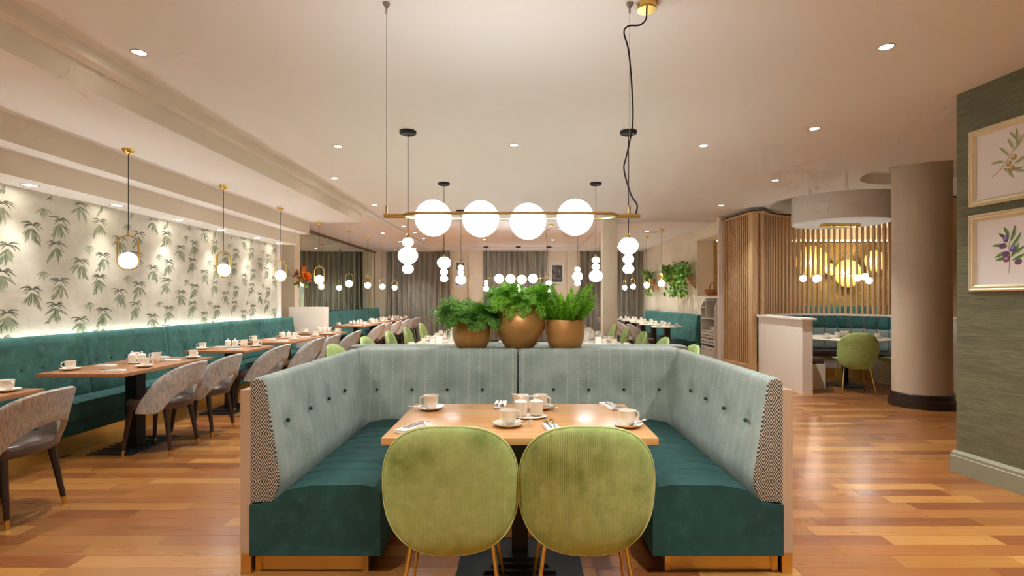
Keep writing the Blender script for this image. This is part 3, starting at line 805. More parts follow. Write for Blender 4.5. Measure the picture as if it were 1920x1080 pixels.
# ---- partition and service cabinet
struct('partition_low', bx('partition_low', m_white, -4.345, -3.675, 10.0, 10.25, 0, 1.202, .004))
cab = thing('service_cabinet', 'cream built-in service cabinet with arched shelves and rows of small drawers', 'cabinet', (3.84, 10.52, 0))
def cside(y0, y1):
    out = [(0, 0), (0, 1.2), (.05, 1.3), (.14, 1.34), (.42, 1.34), (.42, 0)]
    return B().prism(out, 1, y0, y1).build('side_panel', m_grey, False)
part('side_panel', cside(.80, .83), cab); part('side_panel', cside(0, .03), cab); part('divider', cside(.58, .60) if False else B().box(.01, .42, .55, .57, .98, 1.33).build('divider', m_grey, False), cab)
part('back_panel', B().box(.40, .43, 0, .83, 0, 1.34).build('back_panel', m_grey, False), cab)
for z in (1.34, 1.19, .96, .70): part('shelf', B().box(.005, .42, .57 if z == 1.19 else .02, .81, z - .02, z).build('shelf', m_grey, False, bevel=.002), cab)
for r_, z in enumerate((.585, .45)):
    for k in range(6):
        d = part('drawer', M('cd', lambda: B().box(0, .3, -.063, .063, -.055, .055).build('drawer', m_grey, False, bevel=.003)), cab, (-.004, .095 + k * .13, z + .03))
        part('knob', M('ck', lambda: B().ball((-.012, 0, 0), .012, 10, 6).build('knob', m_black)), d, (0, 0, 0))
for k in range(2):
    d = part('door', M('cdo', lambda: B().box(0, .02, -.19, .19, .04, .38).build('door', m_grey, False, bevel=.003)), cab, (-.004, .22 + .39 * k, 0))
    part('handle', M('ch', lambda: B().tube([(-.015, -.03, .33), (-.015, .03, .33)], .006, 8).build('handle', m_black)), d)
b = B().lathe([(.0005, 0), (.10, 0), (.15, .08), (.16, .14), (.15, .14), (.10, .02), (.0005, .02)], 28)
bk = thing('wicker_basket', 'round brown wicker basket in the pass-through opening', 'basket', (4.12, 11.45, 1.42))
part('bowl', b.build('bowl', m_wicker), bk); part('handle', B().tube([(0, .155 * math.cos(R(a)), .12 + .17 * math.sin(R(a))) for a in range(0, 181, 15)], .012, 8).build('handle', m_wicker), bk)
# ------------------------------------------------------------------ lamps
def downlight(x, y, z, label, group, power, size=.038, spot=104, tilt=(0, 0, 0)):
    t = thing('downlight', label, 'downlight', (x, y, z), 0, group)
    part('trim_ring', M(('dr', size), lambda: B().lathe([(size, .004), (size, -.002), (size * 1.22, -.006), (size * 1.32, -.001), (size * 1.32, .004)], 24).build('trim_ring', m_wire)), t)
    part('lens', M(('dl', size), lambda: B().lathe([(size, -.001), (size * .6, -.0025), (.0004, -.003)], 20).build('lens', m_lens)), t)
    lamp('downlight_lamp', 'SPOT', t, (0, 0, -.012), power, WARM, tilt, spot_size=R(spot), spot_blend=.85, shadow_soft_size=.035)
DL = [(261, 98), (633, 274), (627, 334), (702, 384), (707, 414), (964, 272), (1662, 88), (1527, 241), (1319, 273), (1454, 338), (1352, 385), (757, 424), (778, 436), (794, 447), (1217, 417), (908, 449), (1036, 450), (1050, 429)]
WORD = ['over the first walnut tables', 'before the bubble pendants on the wallpaper side', 'between two tray-side spots', 'by the tray end', 'past the tray end', 'behind the globe bar pendant at centre', 'before the green wall',
        'before the ceiling drum', 'beside the bar pendant cable', 'beside the ceiling drum', 'before the oak slat panel', 'beyond the first bubble pendant', 'second beyond the first bubble pendant', 'third beyond the first bubble pendant',
        'before the side room', 'at the rear centre, wallpaper side', 'at the rear centre, pillar side', 'above the rear bar pendant cord']
for (px, py), w in zip(DL, WORD):
    y = (ZC - HC) / (561 - py) * 1000; x = (px - 975.5) * y / 1000
    downlight(x, y, ZC, 'small round recessed ceiling downlight ' + w, 'ceiling downlights', P_DOWN * (.6 if 'slat panel' in w else 1 if y < 7 else 1.7))
for k, (x, y) in enumerate(((-1.6, .9), (1.0, 1.2), (-1.6, -1.2), (1.4, -1.4), (3.1, 1.9), (-.2, -2.6))):
    downlight(x, y, ZC, '%s added unseen ceiling downlight behind the camera' % ORD[k], 'added downlights behind the camera', P_DOWN * 2.4)  # unseen extra lamps, power raised to light the green chair backs
for k, y in enumerate((12.2, 14.0, 15.8)): downlight(2.9, y, 2.905, '%s recessed downlight in the lower side-room ceiling' % ORD[k], 'side-room downlights', P_DOWN * 1.2)
for k, y in enumerate((10.6, 12.4, 14.2, 16.2)): downlight(-3.2, y, 2.885, '%s recessed downlight in the lower ceiling beyond the flower partition' % ORD[k], 'mirror-side downlights', P_DOWN * 1.2)
for k, (x, y) in enumerate(((7.6, 7.2), (8.2, 10.2), (6.2, 10.9))): downlight(x, y, ZC, ['recessed downlight behind the green wall end', 'recessed downlight by the stair railing', 'recessed downlight behind the slat screen'][k], 'gold-room downlights', P_DOWN)
for k, y in enumerate((1.5, 2.5, 3.5, 4.5, 5.48, 6.45, 7.4, 8.4, 9.15)):
    downlight(-4.14, y, 2.314, '%s wall-washing downlight in the low soffit above the leaf wallpaper' % ORD[k], 'soffit wall-washers', P_WASH, .05, 88, (0, R(-9), 0))

def stem_globe(name, r): return M(('gl', r), lambda: B().ball((0, 0, 0), r, 32, 20).build('globe', m_globe, angle=80))
def bubble(label, x, y, order, ztop):
    t = thing('bubble_pendant', label, 'pendant lamp', (x, y, ZC), 0, 'stacked bubble pendants')
    part('canopy', M('bc', lambda: B().lathe([(.0005, -.03), (.05, -.03), (.062, -.035), (.075, -.03), (.08, -.018), (.08, 0), (.0005, 0)], 32).build('canopy', m_black, angle=35)), t)
    part('cord', B().tube([(0, 0, -.03), (0, 0, ztop - ZC + .03)], .004, 6).build('cord', m_cord), t)
    part('cap', M('bcap', lambda: B().lathe([(.0005, 0), (.018, 0), (.018, .03), (.006, .045), (.0005, .045)], 16).build('cap', m_gold, angle=35)), t, (0, 0, ztop - ZC - .005))
    z = ztop - ZC
    for k in order:
        r, h = (.092, .078) if k else (.052, .043)
        z -= h
        part('globe', M(('bg', k), lambda: B().lathe([(max(.0006, r * (1 - (1 - i / 10) ** 2.6) if i <= 10 else r * (1 - ((i - 10) / 10) ** 2.6)) if 0 else max(.0006, r * math.sin(PI * (.09 + .82 * i / 20)) if 0 < i < 20 else .0006), -h * math.cos(PI * (.09 + .82 * min(max(i, 0), 20) / 20)) / math.cos(PI * .09)) for i in range(21)], 32).build('globe', m_globe, angle=50)), t, (0, 0, z))
        z -= h
        part('collar', M('bcol', lambda: B().lathe([(.0005, -.004), (.03, -.004), (.03, .004), (.0005, .004)], 20).build('collar', m_palegold, angle=35)), t, (0, 0, z))
        z -= .006
bubble('bubble pendant with small, large and small globes below the wallpaper-side cable', -1.07, 5.08, (0, 1, 0), 1.935)
bubble('bubble pendant with a large globe over two small beside the bar pendant cord', 1.03, 5.08, (1, 0, 0), 1.935)
bubble('bubble pendant with a large globe over two small hanging over the second green chairs', -1.05, 7.34, (1, 0, 0), 1.93)
bubble('bubble pendant with two small globes over a large one before the square pillar', 1.04, 7.34, (0, 0, 1), 1.93)
bubble('bubble pendant with two small globes over a large one before the framed pictures', -1.07, 9.6, (0, 0, 1), 1.96)
bubble('bubble pendant with small, large and small globes behind the foxtail fern', 1.03, 9.6, (0, 1, 0), 1.93)
bubble('far bubble pendant with two small globes over a large one, above the leafy pot', -1.04, 16.2, (0, 0, 1), 1.93)
bubble('far bubble pendant hidden mostly behind the tall copper pot fern', -.06, 16.2, (0, 1, 0), 1.80)
bubble('far bubble pendant with a large globe over two small beside the dark picture', .87, 16.2, (1, 0, 0), 1.91)

def bar_pendant(label, yc, x0, x1, zb, cordx):
    t = thing('bar_pendant', label, 'pendant lamp', (0, yc, 0), 0, 'four-globe bar pendants'); hw = .093; a, c = x0 + .11, x1 - .125
    pts = [(a + hw + (c - a - 2 * hw) * i / 10, -hw, zb) for i in range(11)] + [(c - hw + hw * math.cos(q) * 1, hw * math.sin(q), zb) for q in [R(-80 + 160 * i / 12) for i in range(13)]]
    pts += [(c - hw - (c - a - 2 * hw) * i / 10, hw, zb) for i in range(11)] + [(a + hw - hw * math.cos(q), -hw * math.sin(q), zb) for q in [R(-80 + 160 * i / 12) for i in range(13)]]
    part('loop_frame', B().tube(pts, .0085, 8, True).build('loop_frame', m_palegold), t)
    for s, e0, e1 in ((0, x0, a + .01), (1, c - .01, x1)):
        f = part('end_fitting', B().tube([(e0, 0, zb), (e1, 0, zb)], .013, 12).build('end_fitting', m_palegold), t)
        xx = x0 + .012 if not s else x1 - .055
        part('pin', B().tube([(xx, 0, zb), (xx, 0, zb + .055)], .006, 8).build('pin', m_palegold), f)
        cb = part('cable', B().tube([(xx, 0, zb + .05), (xx, 0, ZC)], .0016, 5).build('cable', m_wire), t)
        part('ceiling_anchor', B().lathe([(.0005, -.06), (.006, -.06), (.006, -.03), (.02, -.008), (.02, 0), (.0005, 0)], 14, (xx, 0, ZC)).build('ceiling_anchor', m_wire, angle=35), cb)
    part('canopy', B().lathe([(.0005, -.035), (.052, -.035), (.055, -.03), (.055, 0), (.0005, 0)], 32, (cordx, .01, ZC)).build('canopy', m_gold, angle=35), t)
    k = [(cordx, .01, ZC - .035), (cordx - .005, .01, ZC - .085), (cordx - .04, .01, ZC - .115), (cordx - .10, 0, ZC - .125), (cordx - .125, 0, ZC - .16), (cordx - .10, 0, ZC - .26), (cordx - .083, 0, ZC - .45), (cordx - .078, 0, ZC - .65),
         (cordx - .11, 0, ZC - .82), (cordx - .125, 0, ZC - .90), (cordx - .09, 0, ZC - 1.03), (cordx - .055, 0, zb + .06), (cordx - .06, 0, zb + .01), (x1 - .01, 0, zb)]
    kv = [Vector(p) for p in k]; cur = []
    for i in range(len(kv) - 1):
        p0, p1, p2, p3 = kv[max(i - 1, 0)], kv[i], kv[i + 1], kv[min(i + 2, len(kv) - 1)]
        for j in range(6):
            s = j / 6; cur.append(.5 * ((2 * p1) + (p2 - p0) * s + (2 * p0 - 5 * p1 + 4 * p2 - p3) * s * s + (3 * p1 - p0 - 3 * p2 + p3) * s ** 3))
    part('power_cord', B().tube(cur + [kv[-1]], .0045, 6).build('power_cord', m_cord), t)
    for i, (fx, dz) in enumerate(((.192, -.012), (.378, -.016), (.563, -.03), (.747, -.008))):
        part('globe', stem_globe('globe', .097), t, (x0 + (x1 - x0) * fx, 0, zb + dz))
bar_pendant('long brass loop pendant with four white globes hanging over the front booth table', 2.88, -.735, .645, 1.80, .685)
bar_pendant('rear brass loop pendant with four white globes before the centre curtain', 11.4, -.70, .60, 1.80, .66)

def loop_pendant(label, x, y, z, rz):
    t = thing('loop_pendant', label, 'pendant lamp', (x, y, z), rz, 'brass loop pendants'); zg = 1.70 - z
    part('canopy', M('lc', lambda: B().lathe([(.0005, -.05), (.012, -.05), (.03, -.04), (.045, -.022), (.05, 0), (.0005, 0)], 28).build('canopy', m_gold, angle=50)), t)
    part('cord', B().tube([(0, 0, -.045), (0, 0, zg + .25)], .0035, 6).build('cord', m_cord), t)
    def lp():
        h = .079; pts = [(h * math.cos(R(q)), 0, .145 + h * math.sin(R(q))) for q in range(0, 181, 12)] + [(-h, 0, .09), (-h, 0, .04)] + [(h * math.cos(R(q)), 0, -.008 + h * math.sin(R(q))) for q in range(180, 361, 12)] + [(h, 0, .04), (h, 0, .09)]
        b = B(); n = len(pts); c0 = Vector((0, 0, .07)); vs = []
        for i in range(n):
            p, q, o_ = Vector(pts[i - 1]), Vector(pts[(i + 1) % n]), Vector(pts[i]); d = (q - p).normalized(); nn = Vector((d.z, 0, -d.x))
            for (a_, w) in ((-.005, -.0125), (-.005, .0125), (.005, .0125), (.005, -.0125)): vs.append(o_ + nn * a_ + Vector((0, w, 0)))
        return b.add(vs, [(i * 4 + k, i * 4 + (k + 1) % 4, ((i + 1) % n) * 4 + (k + 1) % 4, ((i + 1) % n) * 4 + k) for i in range(n) for k in range(4)]).build('loop', m_gold, angle=50)
    part('loop', M('lp', lp), t, (0, 0, zg)); part('ferrule', M('lf', lambda: B().tube([(0, 0, .222), (0, 0, .27)], .008, 10).build('ferrule', m_gold)), t, (0, 0, zg))
    part('globe', stem_globe('globe', .0735), t, (0, 0, zg))
LP = [(-3.55, 4.83, 2.71, 28), (-3.55, 6.38, 2.71, 60), (-3.55, 7.90, 2.71, 35), (-3.55, 9.42, 2.71, 10), (-3.85, 12.0, 2.885, 15), (-3.85, 13.45, 2.885, 30), (-3.85, 14.9, 2.885, 12), (-3.85, 16.35, 2.885, 5)]
for k, (x, y, z, a) in enumerate(LP):
    loop_pendant('%s brass loop pendant with white globe along the walnut table row' % ORD[k], x, y, z, R(a))
for k, (y, a) in enumerate(((11.9, 65), (13.3, 15), (14.9, 40), (16.1, 55))):
    loop_pendant('%s brass loop pendant of the side room, counted from the shelf plants' % ORD[k], 3.15, y, 2.905, R(a))

# LED strip tucked behind the banquette back
t = thing('led_strip', 'hidden LED strip glowing behind the banquette along the wallpaper foot', 'light strip', (XW + .035, 1.7, .95))
part('channel', bx('channel', m_wire, -.018, .018, 0, 7.95, 0, .012), t); part('diffuser', bx('diffuser', m_led, -.014, .014, .01, 7.94, .012, .018), t)
t = thing('led_strip', 'warm LED strip along the top of the gold mosaic wall', 'light strip', (4.4, 11.95, 2.635))
part('channel', bx('channel', m_wire, 0, 5.6, -.02, .03, 0, .012), t); part('diffuser', bx('diffuser', m_goldled, 0.01, 5.59, -.016, .026, .012, .03), t)

# mobile pendant under the drum
t = thing('mobile_pendant', 'thin brass bar pendant with six small globes under the ceiling drum', 'pendant lamp', (DX, DY, 2.59))
part('canopy', B().box(-.3, .3, -.06, .06, -.05, 0).build('canopy', m_gold, False, bevel=.004), t)
zb = 1.735 - 2.59; GX = [(-.60, .02, -.045), (-.40, .0, -.055), (-.335, .05, -.04), (.25, -.05, -.04), (.335, -.1, -.02), (.47, 0, -.08)]
for (a, c, yy) in ((-.68, .36, 0), (.08, .68, -.08)): part('bar', B().tube([(a, yy, zb), (c, yy, zb)], .004, 6).build('bar', m_gold), t)
for (x, yy, dz) in GX:
    g = part('globe', M('mg', lambda: B().ball((0, 0, 0), .052, 24, 14).build('globe', m_globe)), t, (x, yy, zb + dz))
    part('wire', B().tube([(x * .45, 0, -.05), (x, yy, zb)], .0012, 5).build('wire', m_wire), t)

# gold disc wall lights
for k, (px, py, dia, w) in enumerate(((1523, 491, .74, 'large gold disc wall light on the mosaic, beside the slat corner'), (1590, 513, .62, 'middle-sized gold disc wall light low at the mosaic centre'), (1641, 489, .48, 'gold disc wall light on the mosaic close to the column'), (1557, 505, .26, 'smallest gold disc wall light between two larger ones'))):
    off = .06 + .035 * k; y = 12.0 - off; x = (px - 975.5) * y / 1000; z = HC - (py - 561) * y / 1000
    t = thing('disc_sconce', w, 'wall light', (x, y, z), 0, 'gold disc wall lights')
    part('disc', B().lathe([(.0005, .012), (dia * .25, .008), (dia / 2, -.004), (dia / 2, .002), (dia * .25, .016), (.0005, .02)], 48).build('disc', m_golddisc, angle=60), t, rot=(R(90), 0, 0))
    part('stem', B().tube([(0, 0, 0), (0, off, 0)], .012, 8).build('stem', m_gold), t)
    part('bulb', B().ball((0, -.035, 0), .02, 16, 10).build('bulb', m_globe), t); part('bulb_cap', B().lathe([(.0005, 0), (.03, 0), (.03, .01), (.0005, .01)], 16).build('bulb_cap', m_gold, angle=35), t, (0, -.06, 0), (R(90), 0, 0))
    lamp('disc_lamp', 'POINT', t, (0, -.16, 0), 10.0 if k < 3 else 3.5, (1, .84, .58), shadow_soft_size=.03)
# ------------------------------------------------------------------ tableware
ZT = .75
def me_cup(): return B().lathe([(.0005, .0), (.026, 0), (.029, .004), (.037, .03), (.040, .066), (.0415, .070), (.039, .070), (.0355, .03), (.027, .008), (.0005, .007)], 28).build('bowl', m_china, angle=60)
def me_handle(): return B().tube([(.036, 0, .058), (.050, 0, .062), (.062, 0, .052), (.063, 0, .036), (.054, 0, .022), (.036, 0, .016)], .0042, 8).build('handle', m_china)
def me_saucer(): return B().lathe([(.0005, 0), (.036, 0), (.040, .004), (.060, .010), (.072, .017), (.073, .019), (.058, .014), (.034, .0085), (.0005, .0075)], 36).build('saucer', m_china, angle=60)
def me_spoon():
    b = B().tube([(-.06, 0, .004), (0, 0, .008), (.045, 0, .004)], [.003, .0022, .003], 6, flat=1.6)
    return b.add(*pill(.062, 0, .004, .017, .011, .003)).build('teaspoon', m_steel)
def pill(x, y, z, a, c, h):
    p = pillowed(lambda th: (a * math.cos(th), c * math.sin(th)), lambda u, v: 0, h, lambda u, v, d: (x + u, y + v, z + d), 3, 14); return p.v, p.f
def cup(x, y, rz, where, full=True, z=ZT, grp='cups of the dining room'):
    if full: solo('saucer', M('saucer', me_saucer), 'white saucer under cup ' + where, 'saucer', (x, y, z), (0, 0, rz), 'white saucers')
    t = thing('coffee_cup', 'white china cup ' + where, 'cup', (x, y, z + (.008 if full else 0)), rz, grp)
    part('bowl', M('cup', me_cup), t); part('handle', M('cuph', me_handle), t)
def teaspoon(x, y, rz, where): solo('teaspoon', M('teaspoon', me_spoon), 'steel teaspoon on the saucer ' + where, 'spoon', (x, y, ZT + .0135), (0, R(-7), rz), 'teaspoons')
def me_napkin():
    b = B().box(-.032, .032, -.085, .085, 0, .006); b2 = b.box(-.031, .031, -.083, .055, .0062, .011)
    return b2.build('napkin', m_napkin, bevel=.0025)
def me_fold():
    return B().prism([(-.0315, -.083), (.0315, -.083), (.0315, .03), (-.0315, .062)], 2, .0112, .0145).build('pocket', m_napkin, False)
def napkin(x, y, rz, where, cut=True):
    t = thing('napkin', 'folded white napkin ' + where, 'napkin', (x, y, ZT), rz, 'folded napkins')
    part('fold', M('nap', me_napkin), t); part('pocket', M('napf', me_fold), t)
    if cut:
        c, s = math.cos(rz), math.sin(rz)
        def pos(u, v): return (x + u * c - v * s, y + u * s + v * c, ZT + .0185)
        def fork():
            b = B().tube([(0, -.07, 0), (0, .03, 0)], .003, 6, flat=.8); b.box(-.010, .010, .03, .045, -.0012, .0012)
            for k in range(4): b.box(-.0095 + k * .0055, -.0068 + k * .0055, .045, .078, -.001, .001)
            return b.build('fork', m_steel, False)
        def spoon():
            b = B().tube([(0, -.07, 0), (0, .045, 0)], .003, 6, flat=.8); return b.add(*pill(0, .062, .001, .013, .02, .003)).build('dessert_spoon', m_steel)
        solo('fork', M('fork', fork), 'steel fork tucked in the napkin ' + where, 'fork', pos(-.012, .02), (0, 0, rz + .05), 'forks')
        solo('dessert_spoon', M('dspoon', spoon), 'steel spoon tucked in the napkin ' + where, 'spoon', pos(.013, .022), (0, 0, rz - .06), 'dessert spoons')
def sugar(x, y, where, z=ZT):
    t = thing('sugar_pot', 'white lidded sugar pot ' + where, 'pot', (x, y, z), 0, 'lidded sugar pots')
    part('body', M('sgb', lambda: B().lathe([(.0005, 0), (.030, 0), (.0335, .004), (.0345, .06), (.033, .064), (.0005, .064)], 28).build('body', m_china, angle=40)), t)
    l = part('lid', M('sgl', lambda: B().lathe([(.034, .064), (.034, .067), (.02, .075), (.006, .079), (.0005, .079)], 28).build('lid', m_china, angle=40)), t)
    part('knob', M('sgk', lambda: B().lathe([(.005, .078), (.007, .086), (.0095, .092), (.006, .096), (.0005, .097)], 16).build('knob', m_china)), l)
def tray(x, y, where):
    solo('oval_dish', M('tray', lambda: pillowed(lambda th: sup(th, .092, .055, 2.4), lambda u, v: .006 + .7 * u * u + 1.6 * v * v, .0045, lambda u, v, d: (u, v, d), 6, 36).build('oval_dish', m_china, angle=70)), 'white oval dish holding the sugar pots ' + where, 'dish', (x, y, ZT - .001), (0, 0, 0), 'oval dishes')
def jug(x, y, rz, where):
    t = thing('milk_jug', 'white milk jug with spout ' + where, 'jug', (x, y, ZT), rz, 'milk jugs')
    def bd():
        b = B(); pr = [(.033, 0), (.040, .02), (.041, .045), (.036, .07), (.037, .088), (.034, .088), (.033, .07)]
        def fn(u, v):
            a = 2 * PI * u; r, z = pr[int(round(v * 6))]; k = max(0, math.cos(a - PI)) ** 6 * max(0, (z - .055) / .033)
            return ((r + .024 * k) * math.cos(a), (r * (1 - .3 * k)) * math.sin(a), z + .008 * k)
        b.grid(fn, 32, 7, cu=True); b.lathe([(.0005, .0), (.033, .0)], 32); b.lathe([(.0005, .06), (.034, .062)], 32)
        return b.build('body', m_china, angle=50)
    part('body', M('jgb', bd), t); part('handle', M('jgh', lambda: B().tube([(.034, 0, .078), (.055, 0, .082), (.066, 0, .066), (.060, 0, .044), (.040, 0, .03)], .0045, 8).build('handle', m_china)), t)

# front booth table, set for four
F = 'on the booth table '
cup(-.486, 2.90, R(180), F + 'at the far corner towards the wallpaper'); teaspoon(-.535, 2.885, R(200), F + 'at the far corner towards the wallpaper')
cup(-.057, 2.52, R(10), F + 'between the two green chairs'); teaspoon(-.01, 2.50, R(25), F + 'between the two green chairs')
cup(.11, 2.915, R(-30), F + 'just behind the sugar pots'); teaspoon(.14, 2.88, R(-40), F + 'just behind the sugar pots')
cup(.503, 2.51, R(20), F + 'at the front column-side corner'); teaspoon(.545, 2.50, R(40), F + 'at the front column-side corner')
napkin(-.50, 2.455, R(-28), F + 'behind the wallpaper-side green chair'); napkin(-.112, 3.0, R(178), F + 'at the far middle')
napkin(.145, 2.465, R(8), F + 'beside the middle cup'); napkin(.50, 2.965, R(196), F + 'at the far column-side corner')
tray(.045, 2.70, 'on the booth table'); sugar(.002, 2.695, 'on the booth dish, towards the wallpaper', ZT + .016); sugar(.082, 2.705, 'on the booth dish, towards the column', ZT + .016)
jug(.01, 2.86, R(0), 'on the booth table behind the sugar pots')
# walnut tables
for i, (o_, x0, x1, y0, y1) in enumerate(W_T):
    W = 'on the %s walnut table' % o_; L = y1 - y0; xm, ym = (x0 + x1) / 2, (y0 + y1) / 2; cut = i < 5
    if L > 1:
        cup(x0 + .1, y0 + .22, R(200), W + ', wall side, front end'); cup(x0 + .12, y1 - .32, R(150), W + ', wall side, rear end')
        cup(x1 - .12, y0 + .42, R(20), W + ', aisle side, front end'); cup(x1 - .13, y1 - .13, R(-20), W + ', aisle side, rear end')
        napkin(x0 + .2, y0 + .48, R(80), W + ', wall side, front end', cut); napkin(x1 - .18, y0 + .14, R(95), W + ', aisle side, front end', cut)
        napkin(x0 + .22, y1 - .1, R(80), W + ', wall side, rear end', cut); napkin(x1 - .2, y1 - .38, R(95), W + ', aisle side, rear end', cut)
    else:
        cup(x0 + .1, y0 + .2, R(200), W + ', wall side'); cup(x1 - .13, y1 - .2, R(20), W + ', aisle side')
        napkin(x0 + .2, y0 + .42, R(80), W + ', wall side', cut); napkin(x1 - .2, y0 + .14, R(95), W + ', aisle side', cut)
    tray(xm - .03, ym + .06, W); sugar(xm - .07, ym + .055, W + ', wall-side pot', ZT + .016); sugar(xm + .012, ym + .065, W + ', aisle-side pot', ZT + .016); jug(xm + .05, ym + .2, R(180), W)
# white tables behind the booth
for (cx, cy, sx, nm) in WT_:
    W = 'on the ' + nm
    cup(cx + sx * .24, cy - .28, R(random.uniform(0, 360)), W + ', chair side, front'); cup(cx + sx * .20, cy + .33, R(random.uniform(0, 360)), W + ', chair side, rear'); cup(cx - sx * .22, cy - .1, R(random.uniform(0, 360)), W + ', bench side')
    napkin(cx + sx * .26, cy - .02, R(90), W + ', chair side', False); napkin(cx - sx * .22, cy + .3, R(90), W + ', bench side', False)
    tray(cx, cy + .1, W); sugar(cx - .042, cy + .095, W + ', wallpaper-side pot', ZT + .016); sugar(cx + .04, cy + .105, W + ', column-side pot', ZT + .016); jug(cx + sx * .02, cy + .27, R(90), W)
    solo('menu_card', M('menu', lambda: B().box(-.035, .035, -.015, .015, 0, .15).build('menu_card', m_napkin, bevel=.002)), 'upright white menu card ' + W, 'menu', (cx - sx * .1, cy - .3, ZT), (0, 0, R(8)), 'upright menu cards')
for k, (x, y) in enumerate(RT):
    W = 'on the %s round table of the side room' % ORD[k]
    cup(x + .2, y - .05, R(40), W + ', wall side'); cup(x - .2, y - .08, R(150), W + ', chair side'); sugar(x - .03, y, W + ', chair-side pot'); sugar(x + .06, y + .01, W + ', wall-side pot'); jug(x, y + .16, R(90), W)
W = 'on the round booth table'
cup(5.55, 8.28, R(20), W + ' beside the column'); cup(4.72, 8.2, R(160), W + ' by the cream side wall'); cup(5.0, 8.1, R(-60), W + ' in front of the napkins'); cup(5.3, 8.72, R(90), W + ' at the padded back')
napkin(4.9, 8.5, R(60), W + ' at the padded back', False); napkin(5.42, 8.08, R(-50), W + ' near the half hidden chair', False)
tray(5.1, 8.4, W); sugar(5.06, 8.395, W + ', screen-side pot', ZT + .016); sugar(5.142, 8.405, W + ', column-side pot', ZT + .016); jug(4.97, 8.36, R(10), W)
# china in the service cabinet
cup(4.0, 11.06, R(160), 'on the service cabinet shelf', True, .70)
b = B().lathe([(.0005, 0), (.04, 0), (.075, .05), (.085, .085), (.08, .085), (.07, .05), (.036, .01), (.0005, .01)], 28)
solo('serving_bowl', b.build('serving_bowl', m_china), 'white serving bowl beside the cup on the cabinet shelf', 'bowl', (3.98, 10.88, .70))
t = thing('tablet_stand', 'dark screen leaning on the upper cabinet shelf', 'tablet', (4.06, 10.80, .96), R(-100))
part('screen', B().box(-.09, .09, -.006, .006, 0, .24).build('screen', m_black, bevel=.003), t, rot=(R(-14), 0, 0)); part('foot', B().box(-.05, .05, -.06, .02, 0, .008).build('foot', m_black, False), t)
# ------------------------------------------------------------------ plants
rf = random.Random(21)
def shade(c, k): return tuple(min(1, x * k) for x in c[:3]) + (1,)
def frond(seed, L, rise, droop, pairs, plen, cols, mat, sub=5):
    r = random.Random(seed); b = B(); pts = []; x = z = 0.0; a = rise
    n = pairs + 3
    for i in range(n + 1):
        pts.append(Vector((x, 0, z))); a -= droop / n; x += math.cos(a) * L / n; z += math.sin(a) * L / n
    b.tube(pts, [.0022 * (1 - .7 * i / n) for i in range(n + 1)], 4); b.c += [shade(cols[0], .7)] * (len(b.v) - len(b.c))
    for i in range(2, n + 1):
        t_ = i / n; d = (pts[i] - pts[i - 1]).normalized(); up = Vector((-d.z, 0, d.x))
        pl = plen * (math.sin(PI * min(1, .18 + .82 * t_)) ** .75) * r.uniform(.85, 1.1)
        for s in (-1, 1):
            e = (Vector((0, s, 0)) + d * .45 + up * r.uniform(-.35, .15)).normalized(); nn = e.cross(d).normalized(); w = e.cross(nn)
            for j in range(sub):
                q = (j + .5) / sub; c = pts[i] + e * pl * q; ll = pl * .44 * (1 - .55 * q) + .004; wd = ll * .5
                for k in (-1, 1):
                    f = (w * k + e * .55 + nn * r.uniform(-.3, .3)).normalized(); g = f.cross(nn).normalized() * wd
                    cc = shade(cols[r.randrange(len(cols))], r.uniform(.75, 1.2))
                    b.add([c, c + f * ll * .5 + g * .5, c + f * ll, c + f * ll * .5 - g * .5], [(0, 1, 2, 3)], cc)
    return b.build('frond', mat, False, fix=False)
def plume(seed, H, cols, mat):
    r = random.Random(seed); b = B(); n = 26; pts = [Vector((.10 * H * math.sin(i / n * 1.5), 0, H * i / n)) for i in range(n + 1)]
    b.tube(pts, [.003 * (1 - .6 * i / n) for i in range(n + 1)], 4); b.c += [shade(cols[0], .8)] * (len(b.v) - len(b.c))
    for i in range(3, n + 1):
        t_ = i / n; rad = .052 * math.sin(PI * min(1, .2 + .8 * t_)) ** .8 + .004
        for k in range(24):
            a = r.uniform(0, 2 * PI); d = Vector((math.cos(a), math.sin(a), r.uniform(.5, 1.1))).normalized(); ll = rad * r.uniform(.8, 1.2)
            p = pts[i] - Vector((0, 0, r.random() * H / n)); g = d.cross(Vector((0, 0, 1))).normalized() * .0028
            b.add([p, p + d * ll * .6 + g, p + d * ll, p + d * ll * .6 - g], [(0, 1, 2, 3)], shade(cols[r.randrange(len(cols))], r.uniform(.75, 1.25)))
    return b.build('plume', mat, False, fix=False)
DK = [lin(c) for c in ((118, 178, 76), (138, 196, 90), (96, 156, 66), (162, 214, 110))]
MD = [lin(c) for c in ((136, 208, 60), (158, 224, 78), (110, 182, 54), (180, 232, 100))]
LT = [lin(c) for c in ((146, 210, 40), (170, 224, 58), (122, 190, 38), (190, 230, 90))]
OL = [lin(c) for c in ((84, 136, 48), (112, 162, 60), (140, 182, 70), (70, 116, 46))]
def pot_mesh(prof, mat): return B().lathe(prof, 48).build('pot', mat, angle=50)
def fill_fronds(t, meshes, z, n, r0, smin, smax, tilt, yflat=1.0):
    for k in range(n):
        a = 2.39996 * k + rf.uniform(-.3, .3); rr_ = r0 * math.sqrt((k + .5) / n)
        part('frond', meshes[k % len(meshes)], t, (rr_ * math.cos(a), rr_ * math.sin(a) * yflat, z), (rf.uniform(-.5, .5), -rf.uniform(*tilt), a), rf.uniform(smin, smax))
PZ = .953; PY = 4.36
t = thing('potted_fern', 'copper bowl pot with a dark drooping fern on the booth back, wallpaper end', 'potted plant', (-.396, PY, PZ))
